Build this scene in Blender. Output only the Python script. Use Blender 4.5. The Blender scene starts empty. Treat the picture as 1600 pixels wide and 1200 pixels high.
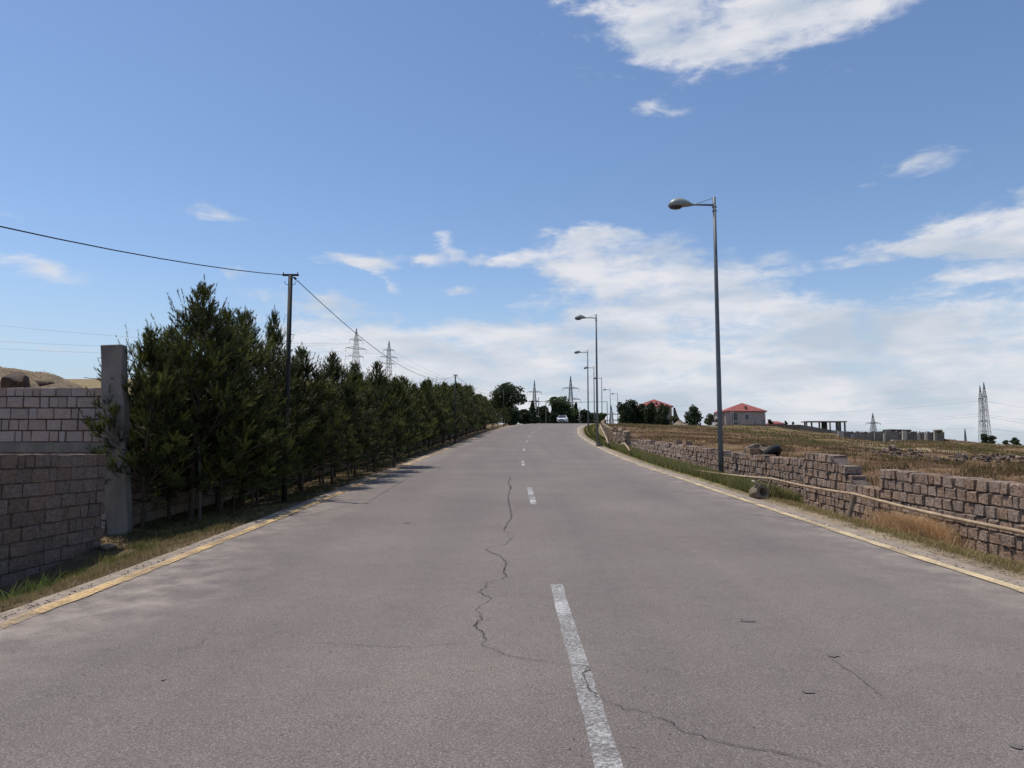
import bpy, bmesh, math, random
import numpy as np
from mathutils import Vector, Matrix

# ------------------------------------------------------------------ camera, sky, sun, exposure
sc = bpy.context.scene
col = sc.collection
F_PX = 1150.0
PITCH = math.atan(105 / F_PX)
CP, SP = math.cos(PITCH), math.sin(PITCH)

cam_d = bpy.data.cameras.new('camera')
cam_d.sensor_width = 36.0
cam_d.lens = F_PX / 1600 * 36.0
cam_d.clip_start = 0.05
cam_d.clip_end = 20000
cam = bpy.data.objects.new('camera', cam_d)
col.objects.link(cam)
cam.location = (0, 0, 0)
cam.rotation_euler = (math.radians(90) + PITCH, 0, 0)
sc.camera = cam


def ray(px, py):
    """direction (at unit world depth y) through a pixel of the 1600x1200 photograph"""
    a, b = (px - 800) / F_PX, (600 - py) / F_PX
    Y = CP - SP * b
    return a / Y, (SP + CP * b) / Y


def at(px, py, Y):
    a, b = ray(px, py)
    return Vector((a * Y, Y, b * Y))


SUN_DIR = Vector((-0.34, 0.16, 0.92)).normalized()
sun_el = math.asin(SUN_DIR.z)
sun_rot = math.atan2(SUN_DIR.x, SUN_DIR.y)

world = bpy.data.worlds.new('World')
sc.world = world
world.use_nodes = True
nt = world.node_tree
nt.nodes.clear()


def N(t, **kw):
    n = nt.nodes.new(t)
    for k, v in kw.items():
        setattr(n, k, v)
    return n


def mth(op, a, b=None, c=None, clamp=False):
    n = nt.nodes.new('ShaderNodeMath')
    n.operation = op
    n.use_clamp = clamp
    for i, v in enumerate((a, b, c)):
        if v is None:
            continue
        if isinstance(v, (int, float)):
            n.inputs[i].default_value = v
        else:
            nt.links.new(v, n.inputs[i])
    return n.outputs[0]


L = nt.links.new
sky = N('ShaderNodeTexSky')
sky.sky_type = 'NISHITA'
sky.sun_disc = False
sky.sun_elevation = sun_el
sky.sun_rotation = sun_rot
sky.altitude = 100
sky.air_density = 1.0
sky.dust_density = 0.35
sky.ozone_density = 1.6
tc = N('ShaderNodeTexCoord')
sep = N('ShaderNodeSeparateXYZ')
L(tc.outputs['Generated'], sep.inputs[0])
dx, dy, dz = sep.outputs
u = mth('ARCTAN2', dx, dy)
v = mth('ARCSINE', dz)
uv = N('ShaderNodeCombineXYZ')
L(u, uv.inputs[0])
L(v, uv.inputs[1])
zc = mth('ADD', mth('MAXIMUM', dz, 0.0), 0.09)
pp = N('ShaderNodeCombineXYZ')
L(mth('DIVIDE', dx, zc), pp.inputs[0])
L(mth('DIVIDE', dy, zc), pp.inputs[1])
# domain warp
wn = N('ShaderNodeTexNoise')
wn.inputs['Scale'].default_value = 1.3
wn.inputs['Detail'].default_value = 3
L(pp.outputs[0], wn.inputs['Vector'])
wsub = N('ShaderNodeVectorMath', operation='SUBTRACT')
L(wn.outputs['Color'], wsub.inputs[0])
wsub.inputs[1].default_value = (.5, .5, .5)
wsc = N('ShaderNodeVectorMath', operation='SCALE')
L(wsub.outputs[0], wsc.inputs[0])
wsc.inputs['Scale'].default_value = 0.9
wad = N('ShaderNodeVectorMath', operation='ADD')
L(pp.outputs[0], wad.inputs[0])
L(wsc.outputs[0], wad.inputs[1])
n1 = N('ShaderNodeTexNoise')
n1.inputs['Scale'].default_value = 1.9
n1.inputs['Detail'].default_value = 9
n1.inputs['Roughness'].default_value = 0.62
L(wad.outputs[0], n1.inputs['Vector'])
# fine puffs in angular space
mp = N('ShaderNodeMapping')
mp.inputs['Scale'].default_value = (9, 24, 1)
L(uv.outputs[0], mp.inputs[0])
n2 = N('ShaderNodeTexNoise')
n2.inputs['Scale'].default_value = 1.0
n2.inputs['Detail'].default_value = 8
n2.inputs['Roughness'].default_value = 0.6
n2.inputs['Distortion'].default_value = 0.35
L(mp.outputs[0], n2.inputs['Vector'])
# warp the mask coordinates as well so no blob keeps a smooth outline
wm = N('ShaderNodeVectorMath', operation='SUBTRACT')
L(n2.outputs['Color'], wm.inputs[0])
wm.inputs[1].default_value = (.5, .5, .5)
wm2 = N('ShaderNodeVectorMath', operation='MULTIPLY')
L(wm.outputs[0], wm2.inputs[0])
wm2.inputs[1].default_value = (0.13, 0.05, 0)
uvw = N('ShaderNodeVectorMath', operation='ADD')
L(uv.outputs[0], uvw.inputs[0])
L(wm2.outputs[0], uvw.inputs[1])


def pix_uv(px, py):
    a, b = ray(px, py)
    return math.atan2(a, 1), math.asin(b / math.sqrt(1 + a * a + b * b))


acc = None
# cloud banks: centre pixel, half widths in photograph pixels, tilt, weight
BLOBS = [
    (1000, 430, 200, 75, 0, .66), (1020, 500, 230, 70, 0, .45), (1230, 590, 560, 110, 0, .85), (1230, 490, 200, 34, 0, .30), (930, 400, 150, 40, 6, .40),
    (580, 540, 280, 75, -4, .66), (840, 575, 420, 62, 0, .45), (900, 625, 700, 75, 0, .5), (730, 590, 500, 80, 0, .35),
    (1210, 425, 180, 28, 3, .44), (915, 362, 80, 18, 0, .50), (1590, 560, 340, 75, 0, .66),
    (1210, -80, 320, 140, 4, 1.1), (1060, 25, 150, 70, -10, .55), (1150, 60, 150, 45, 15, .22), (1340, -15, 200, 48, 12, .66),
    (1020, 175, 80, 24, -5, .62), (1438, 253, 85, 26, 0, .58), (1570, 345, 190, 36, 4, .66), (1570, 378, 110, 40, 0, .45),
    (1520, 434, 90, 16, 3, .62),
    (580, 408, 85, 16, 2, .66), (672, 411, 36, 13, 0, .66), (770, 406, 75, 18, 0, .62), (690, 381, 42, 20, -15, .60),
    (600, 437, 45, 14, -25, .52), (725, 455, 45, 11, 0, .52), (500, 470, 80, 20, 0, .4),
    (345, 342, 85, 18, -12, .56), (62, 424, 75, 18, -5, .56), (355, 430, 44, 16, 0, .52),
    (70, 537, 110, 13, -5, .52), (1500, 590, 70, 26, 0, .45), (1484, 536, 45, 14, 0, .35), (1280, 637, 60, 10, 0, .3),
    # out of the frame the same kind of sky goes on
    (-700, 300, 420, 120, 0, .6), (2600, 350, 500, 160, 0, .6), (300, -900, 500, 150, 0, .55), (1500, -1100, 700, 200, 10, .6),
]
for (px, py, wx, wy, tilt, wt) in BLOBS:
    if -800 < px < 2700 and py > -1000:
        cu, cv = pix_uv(px, py)
    else:
        cu, cv = (px - 800) / F_PX, .09 + (600 - py) / F_PX
    m_ = N('ShaderNodeMapping')
    m_.vector_type = 'TEXTURE'
    m_.inputs['Location'].default_value = (cu, cv, 0)
    m_.inputs['Rotation'].default_value = (0, 0, math.radians(tilt))
    m_.inputs['Scale'].default_value = (wx * 1.25 / F_PX, wy * 1.25 / F_PX, 1)
    L(uvw.outputs[0], m_.inputs[0])
    g_ = N('ShaderNodeTexGradient')
    g_.gradient_type = 'SPHERICAL'
    L(m_.outputs[0], g_.inputs[0])
    acc = mth('MULTIPLY', g_.outputs['Fac'], wt * 1.3) if acc is None else mth('MULTIPLY_ADD', g_.outputs['Fac'], wt * 1.3, acc)
# behind the camera: scattered banks at mid height
back = mth('MULTIPLY', mth('LESS_THAN', dy, -0.15), 0.16)
acc = mth('ADD', acc, back)
acc = mth('MINIMUM', acc, 0.80)
mp4 = N('ShaderNodeMapping')
mp4.inputs['Scale'].default_value = (26, 62, 1)
mp4.inputs['Rotation'].default_value = (0, 0, .12)
L(uv.outputs[0], mp4.inputs[0])
n4 = N('ShaderNodeTexNoise')
n4.inputs['Scale'].default_value = 1.0
n4.inputs['Detail'].default_value = 7
n4.inputs['Roughness'].default_value = 0.62
n4.inputs['Distortion'].default_value = 0.6
L(mp4.outputs[0], n4.inputs['Vector'])
dens = mth('ADD', mth('MULTIPLY', n1.outputs['Fac'], 0.35), mth('MULTIPLY', n2.outputs['Fac'], 1.35))
dens = mth('MULTIPLY_ADD', n4.outputs['Fac'], 0.75, dens)
dens = mth('ADD', mth('SUBTRACT', dens, 1.50), acc)
mr = N('ShaderNodeMapRange', interpolation_type='SMOOTHSTEP')
mr.inputs['From Min'].default_value = 0.0
mr.inputs['From Max'].default_value = 0.66
L(dens, mr.inputs['Value'])
alpha = mth('MULTIPLY', mr.outputs[0], 0.95)
# cloud tone: bright white edges and greyer bellies
n3 = N('ShaderNodeTexNoise')
n3.inputs['Scale'].default_value = 0.8
n3.inputs['Detail'].default_value = 6
mp3 = N('ShaderNodeMapping')
mp3.inputs['Scale'].default_value = (7, 30, 1)
L(uv.outputs[0], mp3.inputs[0])
L(mp3.outputs[0], n3.inputs['Vector'])
cr = N('ShaderNodeValToRGB')
cr.color_ramp.elements[0].position = 0.36
cr.color_ramp.elements[0].color = (0.52, 0.59, 0.69, 1)
cr.color_ramp.elements[1].position = 0.60
cr.color_ramp.elements[1].color = (0.80, 0.80, 0.84, 1)
L(n3.outputs['Fac'], cr.inputs[0])
# thin haze near the horizon
hz = N('ShaderNodeMapRange', interpolation_type='SMOOTHSTEP')
hz.inputs['From Min'].default_value = 0.26
hz.inputs['From Max'].default_value = -0.02
hz.inputs['To Max'].default_value = 0.82
L(v, hz.inputs['Value'])
bg1 = N('ShaderNodeBackground')
hsv = N('ShaderNodeHueSaturation')
hsv.inputs['Saturation'].default_value = 1.08
hsv.inputs['Hue'].default_value = 0.504
L(sky.outputs[0], hsv.inputs['Color'])
L(hsv.outputs[0], bg1.inputs['Color'])
bg1.inputs['Strength'].default_value = 0.134
bg2 = N('ShaderNodeBackground')
L(cr.outputs[0], bg2.inputs['Color'])
bg3 = N('ShaderNodeBackground')
bg3.inputs['Color'].default_value = (0.44, 0.53, 0.67, 1)
mixh = N('ShaderNodeMixShader')
L(hz.outputs[0], mixh.inputs[0])
L(bg1.outputs[0], mixh.inputs[1])
L(bg3.outputs[0], mixh.inputs[2])
mixc = N('ShaderNodeMixShader')
L(alpha, mixc.inputs[0])
L(mixh.outputs[0], mixc.inputs[1])
L(bg2.outputs[0], mixc.inputs[2])
wo = N('ShaderNodeOutputWorld')
L(mixc.outputs[0], wo.inputs['Surface'])

sun_d = bpy.data.lights.new('sun', 'SUN')
sun_d.energy = 3.9
sun_d.angle = math.radians(0.53)
sun_d.color = (1.0, 0.95, 0.88)
sun = bpy.data.objects.new('sun', sun_d)
col.objects.link(sun)
sun.rotation_euler = (-SUN_DIR).to_track_quat('-Z', 'Y').to_euler()
sc.view_settings.view_transform = 'Standard'
sc.view_settings.look = 'None'
sc.view_settings.gamma = 1
sc.view_settings.exposure = 0
sc.view_settings.use_curve_mapping = False
sc.cycles.max_bounces = 6
sc.cycles.diffuse_bounces = 3
sc.cycles.transparent_max_bounces = 8

rng = random.Random(7)
nr = np.random.RandomState(7)


# ------------------------------------------------------------------ terrain functions
def smooth_table(xs, ys, lo, hi, sig):
    g = np.arange(lo, hi, 0.5)
    val = np.interp(g, xs, ys)
    # linear extension outside
    k = np.arange(-int(4 * sig), int(4 * sig) + 1) * 0.5
    w = np.exp(-(k / sig) ** 2 / 2)
    w /= w.sum()
    pad = len(k) // 2
    a = np.concatenate([val[0] + (val[0] - val[pad:0:-1]), val, val[-1] + (val[-1] - val[-2:-pad - 2:-1])])
    sm = np.convolve(a, w, 'valid')
    return g, sm


GZ = smooth_table([-60, 0, 3.8, 8, 10, 12.1, 14, 18, 20, 23.3, 29.5, 34.8, 44.3, 57.7, 69, 77, 90, 100, 115, 127, 140, 160, 200, 600],
                  [-3.0, -1.63, -1.52, -1.42, -1.36, -1.28, -1.2, -1.06, -.97, -.83, -.6, -.37, .07, .75, 1.38, 1.93, 2.78, 3.45, 4.28, 4.78, 5.1, 5.3, 5.3, 4], -60, 600, 2.2)
GX = smooth_table([-60, 0, 8, 16, 30, 35, 44, 57.7, 69, 77, 90, 100, 115, 127, 140, 160, 200, 260, 600],
                  [.47, .47, .47, .47, .45, .5, .69, 1.15, 1.62, 2.13, 3.3, 4.7, 8.0, 11.3, 15.2, 22.5, 40, 72, 300], -60, 600, 2.6)


def RZ(y):
    return np.interp(y, GZ[0], GZ[1])


def CX(y):
    return np.interp(y, GX[0], GX[1])


def CS(y):
    return np.sqrt(1 + ((CX(y + 1) - CX(y - 1)) / 2) ** 2)


def road_pt(s, y):
    """point on the road surface at lateral offset s from the centre"""
    return Vector((float(CX(y) + s * CS(y)), y, float(RZ(y))))


def ss(a, b, x):
    t = np.clip((x - a) / (b - a), 0, 1)
    return t * t * (3 - 2 * t)


TT = np.array([.1, .2, .34, .5, .7, 1.0])
TD = np.log(np.array([14, 25, 40, 80, 125, 180, 230, 300, 600, 3000.]))
TY = np.array([
    [745, 740, 738, 742, 746, 750],
    [712, 712, 715, 722, 735, 742],
    [690, 692, 700, 712, 722, 730],
    [671, 675, 684, 698, 709, 718],
    [664, 666, 676, 691, 701, 710],
    [661, 663, 670, 688, 698.5, 706],
    [661, 662, 664.5, 687.5, 698, 705],
    [664, 668, 672, 692, 700, 706],
    [690, 690, 690, 699, 702, 706],
    [706, 706, 706, 706, 706, 706]], float)


def field(x, y):
    yy = np.clip(y, 6, 3000)
    t = np.clip(x / yy, .1, 1.0)
    ly = np.clip(np.log(yy), TD[0], TD[-1])
    i = np.clip(np.searchsorted(TT, t) - 1, 0, len(TT) - 2)
    j = np.clip(np.searchsorted(TD, ly) - 1, 0, len(TD) - 2)
    a = (t - TT[i]) / (TT[i + 1] - TT[i])
    b = (ly - TD[j]) / (TD[j + 1] - TD[j])
    py = (TY[j, i] * (1 - a) + TY[j, i + 1] * a) * (1 - b) + (TY[j + 1, i] * (1 - a) + TY[j + 1, i + 1] * a) * b
    return (705 - py) / F_PX * yy * 1.0


_ph = nr.uniform(0, 6.28, (40,))
_an = nr.uniform(0, 6.28, (40,))


def bumps(x, y, lam, k, amp):
    z = 0
    for q in range(5):
        a = _an[k + q]
        z = z + np.sin((x * math.cos(a) + y * math.sin(a)) * 6.28 / (lam * (0.7 + .17 * q)) + _ph[k + q] + 1.3 * np.sin((x * math.sin(a) - y * math.cos(a)) * 4.1 / lam))
    return z * amp / 2.5


def ground(x, y):
    x = np.asarray(x, float)
    y = np.asarray(y, float)
    zr = RZ(y)
    s = (x - CX(y)) / CS(y)
    F = field(x, y)
    rough = bumps(x, y, 9, 0, .16) * ss(10, 20, s) + bumps(x, y, 2.3, 5, .05) * ss(7.5, 12, s) + bumps(x, y, 30, 10, .3) * ss(20, 50, s) * ss(30, 90, y)
    dropr = .25 - .13 * ss(18, 30, y)
    vr = zr - .03 - dropr * ss(5.5, 6.7, s) + .012 * bumps(x, y, .9, 15, 1)
    right = vr + (F + rough - vr) * ss(7.6, 13.5, s)
    dl = .12 + .30 * ss(14.5, 8.5, y)
    vl = zr - .03 - dl * ss(5.1, 6.6, -s) + .015 * bumps(x, y, .8, 20, 1)
    mound = 4.15 * np.exp(-((x + 20.5) / 7.5) ** 2 - ((y - 27) / 8.0) ** 2) * ss(-7.6, -10, x) + bumps(x, y, 4, 25, .30) * ss(-9, -13, x) * ss(60, 30, y) + bumps(x, y, 1.4, 30, .06) * ss(-9, -13, x) * ss(60, 30, y)
    hill = 44 * ss(140, 520, y) * ss(-15, -130, x)
    left = vl + mound + hill
    z = np.where(s > 0, right, left)
    # bed below the asphalt
    bed = zr - .10
    w = ss(5.35, 5.0, np.abs(s)) * (y < 255)
    z = z * (1 - w) + bed * w
    # flatten the far plain
    z = np.where(y < 0, z + 0, z)
    return z


def gz(x, y):
    return float(ground(np.array([x]), np.array([y]))[0])


# ------------------------------------------------------------------ helpers
def prop(o, label=None, cat=None, group=None, kind=None):
    if label:
        o['label'] = label
    if cat:
        o['category'] = cat
    if group:
        o['group'] = group
    if kind:
        o['kind'] = kind
    return o


def empty(name, loc, label, cat, group=None, rz=0):
    o = bpy.data.objects.new(name, None)
    o.empty_display_size = .2
    col.objects.link(o)
    o.location = loc
    o.rotation_euler = (0, 0, rz)
    return prop(o, label, cat, group)


def link(name, me, parent=None, loc=None, rot=None, scale=None):
    o = bpy.data.objects.new(name, me)
    col.objects.link(o)
    if parent is not None:
        o.parent = parent
    if loc is not None:
        o.location = loc
    if rot is not None:
        o.rotation_euler = rot
    if scale is not None:
        o.scale = scale
    return o


def fast_mesh(name, V, Fi, mat=None, nper=3, smooth=False, cols=None):
    """V (n,3), Fi (m,nper) numpy -> mesh"""
    V = np.ascontiguousarray(V, dtype=np.float32)
    Fi = np.ascontiguousarray(Fi, dtype=np.int32)
    me = bpy.data.meshes.new(name)
    me.vertices.add(len(V))
    me.vertices.foreach_set('co', V.ravel())
    m = len(Fi)
    me.loops.add(m * nper)
    me.loops.foreach_set('vertex_index', Fi.ravel())
    me.polygons.add(m)
    me.polygons.foreach_set('loop_start', np.arange(m, dtype=np.int32) * nper)
    me.polygons.foreach_set('loop_total', np.full(m, nper, dtype=np.int32))
    if smooth:
        me.polygons.foreach_set('use_smooth', np.ones(m, dtype=bool))
    if cols is not None:
        ca = me.color_attributes.new('tint', 'FLOAT_COLOR', 'POINT')
        c4 = np.ones((len(V), 4), dtype=np.float32)
        c4[:, :3] = cols
        ca.data.foreach_set('color', c4.ravel())
    if mat:
        me.materials.append(mat)
    me.update()
    me.validate()
    return me


class MB:
    def __init__(self):
        self.v, self.f = [], []

    def add(self, vs, fs):
        b = len(self.v)
        self.v += [tuple(p) for p in vs]
        self.f += [tuple(i + b for i in f) for f in fs]
        return self

    def box(self, c, d, rz=0, M=None):
        x, y, z = d[0] / 2, d[1] / 2, d[2] / 2
        vs = [Vector((i * x, j * y, k * z)) for k in (-1, 1) for j in (-1, 1) for i in (-1, 1)]
        R = M if M is not None else Matrix.Rotation(rz, 3, 'Z')
        vs = [R @ p + Vector(c) for p in vs]
        return self.add(vs, [(0, 2, 3, 1), (4, 5, 7, 6), (0, 1, 5, 4), (2, 6, 7, 3), (0, 4, 6, 2), (1, 3, 7, 5)])

    def tube(self, pts, r, n=8, cap=True):
        pts = [Vector(p) for p in pts]
        rs = r if isinstance(r, (list, tuple)) else [r] * len(pts)
        base = len(self.v)
        prev = None
        for i, p in enumerate(pts):
            d = (pts[min(i + 1, len(pts) - 1)] - pts[max(i - 1, 0)])
            if d.length < 1e-9:
                d = Vector((0, 0, 1))
            d.normalize()
            if prev is None:
                a = Vector((0, 0, 1)) if abs(d.z) < .9 else Vector((1, 0, 0))
                s = d.cross(a).normalized()
            else:
                s = (prev - d * prev.dot(d)).normalized()
            prev = s
            t = d.cross(s)
            for k in range(n):
                an = 2 * math.pi * k / n
                self.v.append(tuple(p + (s * math.cos(an) + t * math.sin(an)) * rs[i]))
        for i in range(len(pts) - 1):
            for k in range(n):
                a = base + i * n + k
                b = base + i * n + (k + 1) % n
                self.f.append((a, b, b + n, a + n))
        if cap:
            self.f.append(tuple(base + k for k in reversed(range(n))))
            e = base + (len(pts) - 1) * n
            self.f.append(tuple(e + k for k in range(n)))
        return self

    def mesh(self, name, mat=None, smooth=False, bevel=0):
        me = bpy.data.meshes.new(name)
        me.from_pydata(self.v, [], self.f)
        if bevel:
            bm = bmesh.new()
            bm.from_mesh(me)
            bmesh.ops.bevel(bm, geom=list(bm.edges), offset=bevel, segments=1, affect='EDGES', clamp_overlap=True)
            bm.to_mesh(me)
            bm.free()
        if smooth:
            me.polygons.foreach_set('use_smooth', np.ones(len(me.polygons), dtype=bool))
        if mat:
            me.materials.append(mat)
        me.update()
        return me

    def obj(self, name, mat, parent=None, smooth=False, bevel=0, loc=None, rot=None):
        return link(name, self.mesh(name, mat, smooth, bevel), parent, loc, rot)


# ------------------------------------------------------------------ materials
def newmat(name):
    m = bpy.data.materials.new(name)
    m.use_nodes = True
    t = m.node_tree
    b = t.nodes['Principled BSDF']
    return m, t, b


def mat(name, c1, c2=None, scale=8, rough=.8, bump=0.0, bscale=None, metallic=0, rnd=0.0, detail=5, spec=.3, stretch=None, c3=None):
    m, t, b = newmat(name)
    n, l = t.nodes, t.links
    b.inputs['Roughness'].default_value = rough
    b.inputs['Metallic'].default_value = metallic
    b.inputs['Specular IOR Level'].default_value = spec
    tcn = n.new('ShaderNodeTexCoord')
    vec = tcn.outputs['Object']
    if stretch:
        mpn = n.new('ShaderNodeMapping')
        mpn.inputs['Scale'].default_value = stretch
        l.new(vec, mpn.inputs[0])
        vec = mpn.outputs[0]
    oi = None
    if rnd:
        oi = n.new('ShaderNodeObjectInfo')
        va = n.new('ShaderNodeVectorMath')
        va.operation = 'ADD'
        l.new(vec, va.inputs[0])
        cx = n.new('ShaderNodeMath')
        cx.operation = 'MULTIPLY'
        cx.inputs[1].default_value = 50
        l.new(oi.outputs['Random'], cx.inputs[0])
        l.new(cx.outputs[0], va.inputs[1])
        vec = va.outputs[0]
    if c2 is None:
        c2 = tuple(x * .75 for x in c1)
    nz = n.new('ShaderNodeTexNoise')
    nz.inputs['Scale'].default_value = scale
    nz.inputs['Detail'].default_value = detail
    nz.inputs['Roughness'].default_value = .62
    l.new(vec, nz.inputs['Vector'])
    r = n.new('ShaderNodeValToRGB')
    r.color_ramp.elements[0].position = .33
    r.color_ramp.elements[1].position = .68
    r.color_ramp.elements[0].color = (*c2, 1)
    r.color_ramp.elements[1].color = (*c1, 1)
    if c3:
        e = r.color_ramp.elements.new(.5)
        e.color = (*c3, 1)
    l.new(nz.outputs['Fac'], r.inputs[0])
    out = r.outputs[0]
    if rnd:
        hs = n.new('ShaderNodeHueSaturation')
        mrn = n.new('ShaderNodeMapRange')
        mrn.inputs['To Min'].default_value = 1 - rnd
        mrn.inputs['To Max'].default_value = 1 + rnd
        l.new(oi.outputs['Random'], mrn.inputs['Value'])
        l.new(mrn.outputs[0], hs.inputs['Value'])
        m2 = n.new('ShaderNodeMath')
        m2.operation = 'MULTIPLY'
        m2.inputs[1].default_value = 7.13
        m3 = n.new('ShaderNodeMath')
        m3.operation = 'FRACT'
        l.new(oi.outputs['Random'], m2.inputs[0])
        l.new(m2.outputs[0], m3.inputs[0])
        mrs = n.new('ShaderNodeMapRange')
        mrs.inputs['To Min'].default_value = .88
        mrs.inputs['To Max'].default_value = 1.22
        l.new(m3.outputs[0], mrs.inputs['Value'])
        l.new(mrs.outputs[0], hs.inputs['Saturation'])
        l.new(out, hs.inputs['Color'])
        out = hs.outputs[0]
    l.new(out, b.inputs['Base Color'])
    if bump:
        nb = n.new('ShaderNodeTexNoise')
        nb.inputs['Scale'].default_value = bscale or scale * 4
        nb.inputs['Detail'].default_value = 6
        nb.inputs['Roughness'].default_value = .65
        l.new(vec, nb.inputs['Vector'])
        bp = n.new('ShaderNodeBump')
        bp.inputs['Strength'].default_value = 1
        bp.inputs['Distance'].default_value = bump
        l.new(nb.outputs['Fac'], bp.inputs['Height'])
        l.new(bp.outputs[0], b.inputs['Normal'])
    return m


def leafmat(name, translucent=.25, rough=.6, c=None, spec=.3):
    """colour comes from the mesh's own tint attribute"""
    m, t, b = newmat(name)
    n, l = t.nodes, t.links
    a = n.new('ShaderNodeAttribute')
    a.attribute_name = 'tint'
    l.new(a.outputs['Color'], b.inputs['Base Color'])
    b.inputs['Roughness'].default_value = rough
    b.inputs['Specular IOR Level'].default_value = spec
    if translucent:
        tr = n.new('ShaderNodeBsdfTranslucent')
        mx = n.new('ShaderNodeMixShader')
        mx.inputs[0].default_value = translucent
        l.new(a.outputs['Color'], tr.inputs['Color'])
        l.new(b.outputs[0], mx.inputs[1])
        l.new(tr.outputs[0], mx.inputs[2])
        l.new(mx.outputs[0], n['Material Output'].inputs['Surface'])
    return m


def asphalt():
    m, t, b = newmat('asphalt')
    n, l = t.nodes, t.links
    tcn = n.new('ShaderNodeTexCoord')
    P = tcn.outputs['Object']

    def noise(scale, detail=4, rough=.6, vec=P):
        q = n.new('ShaderNodeTexNoise')
        q.inputs['Scale'].default_value = scale
        q.inputs['Detail'].default_value = detail
        q.inputs['Roughness'].default_value = rough
        l.new(vec, q.inputs['Vector'])
        return q

    def ramp(inp, stops):
        r = n.new('ShaderNodeValToRGB')
        while len(r.color_ramp.elements) < len(stops):
            r.color_ramp.elements.new(.5)
        for e, (p, c) in zip(r.color_ramp.elements, stops):
            e.position = p
            e.color = (*c, 1)
        l.new(inp, r.inputs[0])
        return r.outputs[0]

    def mixc(mode, fac, a, bb):
        x = n.new('ShaderNodeMix')
        x.data_type = 'RGBA'
        x.blend_type = mode
        if isinstance(fac, float):
            x.inputs[0].default_value = fac
        else:
            l.new(fac, x.inputs[0])
        for i, q in ((6, a), (7, bb)):
            if isinstance(q, tuple):
                x.inputs[i].default_value = (*q, 1)
            else:
                l.new(q, x.inputs[i])
        return x.outputs[2]
    big = noise(.35, 5)
    c = ramp(big.outputs['Fac'], [(.3, (.156, .131, .117)), (.5, (.176, .149, .131)), (.72, (.198, .173, .146))])
    # long streaks along the carriageway
    mpn = n.new('ShaderNodeMapping')
    mpn.inputs['Scale'].default_value = (1.3, .035, 1)
    l.new(P, mpn.inputs[0])
    st = noise(1.0, 3, .5, mpn.outputs[0])
    c = mixc('MULTIPLY', .8, c, ramp(st.outputs['Fac'], [(.3, (.89, .89, .90)), (.7, (1.07, 1.06, 1.04))]))
    # mid scale blotches
    md = noise(5, 6, .7)
    c = mixc('MULTIPLY', .8, c, ramp(md.outputs['Fac'], [(.35, (.93, .92, .92)), (.65, (1.05, 1.05, 1.05))]))
    # aggregate
    fine = noise(85, 3, .7)
    c = mixc('MULTIPLY', 1.0, c, ramp(fine.outputs['Fac'], [(.30, (.50, .48, .48)), (.5, (.97, .96, .96)), (.70, (1.52, 1.49, 1.45))]))
    vo = n.new('ShaderNodeTexVoronoi')
    vo.inputs['Scale'].default_value = 105
    l.new(P, vo.inputs['Vector'])
    sel = n.new('ShaderNodeSeparateColor')
    l.new(vo.outputs['Color'], sel.inputs[0])
    gt = n.new('ShaderNodeMath')
    gt.operation = 'GREATER_THAN'
    gt.inputs[1].default_value = .88
    l.new(sel.outputs[0], gt.inputs[0])
    lt = n.new('ShaderNodeMath')
    lt.operation = 'LESS_THAN'
    lt.inputs[1].default_value = .38
    l.new(vo.outputs['Distance'], lt.inputs[0])
    mu = n.new('ShaderNodeMath')
    mu.operation = 'MULTIPLY'
    l.new(gt.outputs[0], mu.inputs[0])
    l.new(lt.outputs[0], mu.inputs[1])
    mu2 = n.new('ShaderNodeMath')
    mu2.operation = 'MULTIPLY'
    mu2.inputs[1].default_value = .5
    l.new(mu.outputs[0], mu2.inputs[0])
    c = mixc('MIX', mu2.outputs[0], c, (.46, .42, .40))
    # faint dark drips and spots
    sp = noise(2.1, 2, .5)
    c = mixc('MULTIPLY', 1.0, c, ramp(sp.outputs['Fac'], [(.22, (.84, .84, .84)), (.30, (1, 1, 1))]))
    # dust blown over the edges: attribute painted by distance from the edge line
    at_ = n.new('ShaderNodeAttribute')
    at_.attribute_name = 'tint'
    sa = n.new('ShaderNodeSeparateColor')
    l.new(at_.outputs['Color'], sa.inputs[0])
    dn = noise(2.2, 6, .65)
    dd = n.new('ShaderNodeMath')
    dd.operation = 'MULTIPLY'
    l.new(sa.outputs[0], dd.inputs[0])
    l.new(ramp(dn.outputs['Fac'], [(.40, (0, 0, 0)), (.68, (1, 1, 1))]), dd.inputs[1])
    c = mixc('MIX', dd.outputs[0], c, (.34, .285, .235))
    l.new(c, b.inputs['Base Color'])
    b.inputs['Roughness'].default_value = .82
    b.inputs['Specular IOR Level'].default_value = .25
    bp = n.new('ShaderNodeBump')
    bp.inputs['Strength'].default_value = .8
    bp.inputs['Distance'].default_value = .005
    l.new(fine.outputs['Fac'], bp.inputs['Height'])
    l.new(bp.outputs[0], b.inputs['Normal'])
    return m


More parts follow.
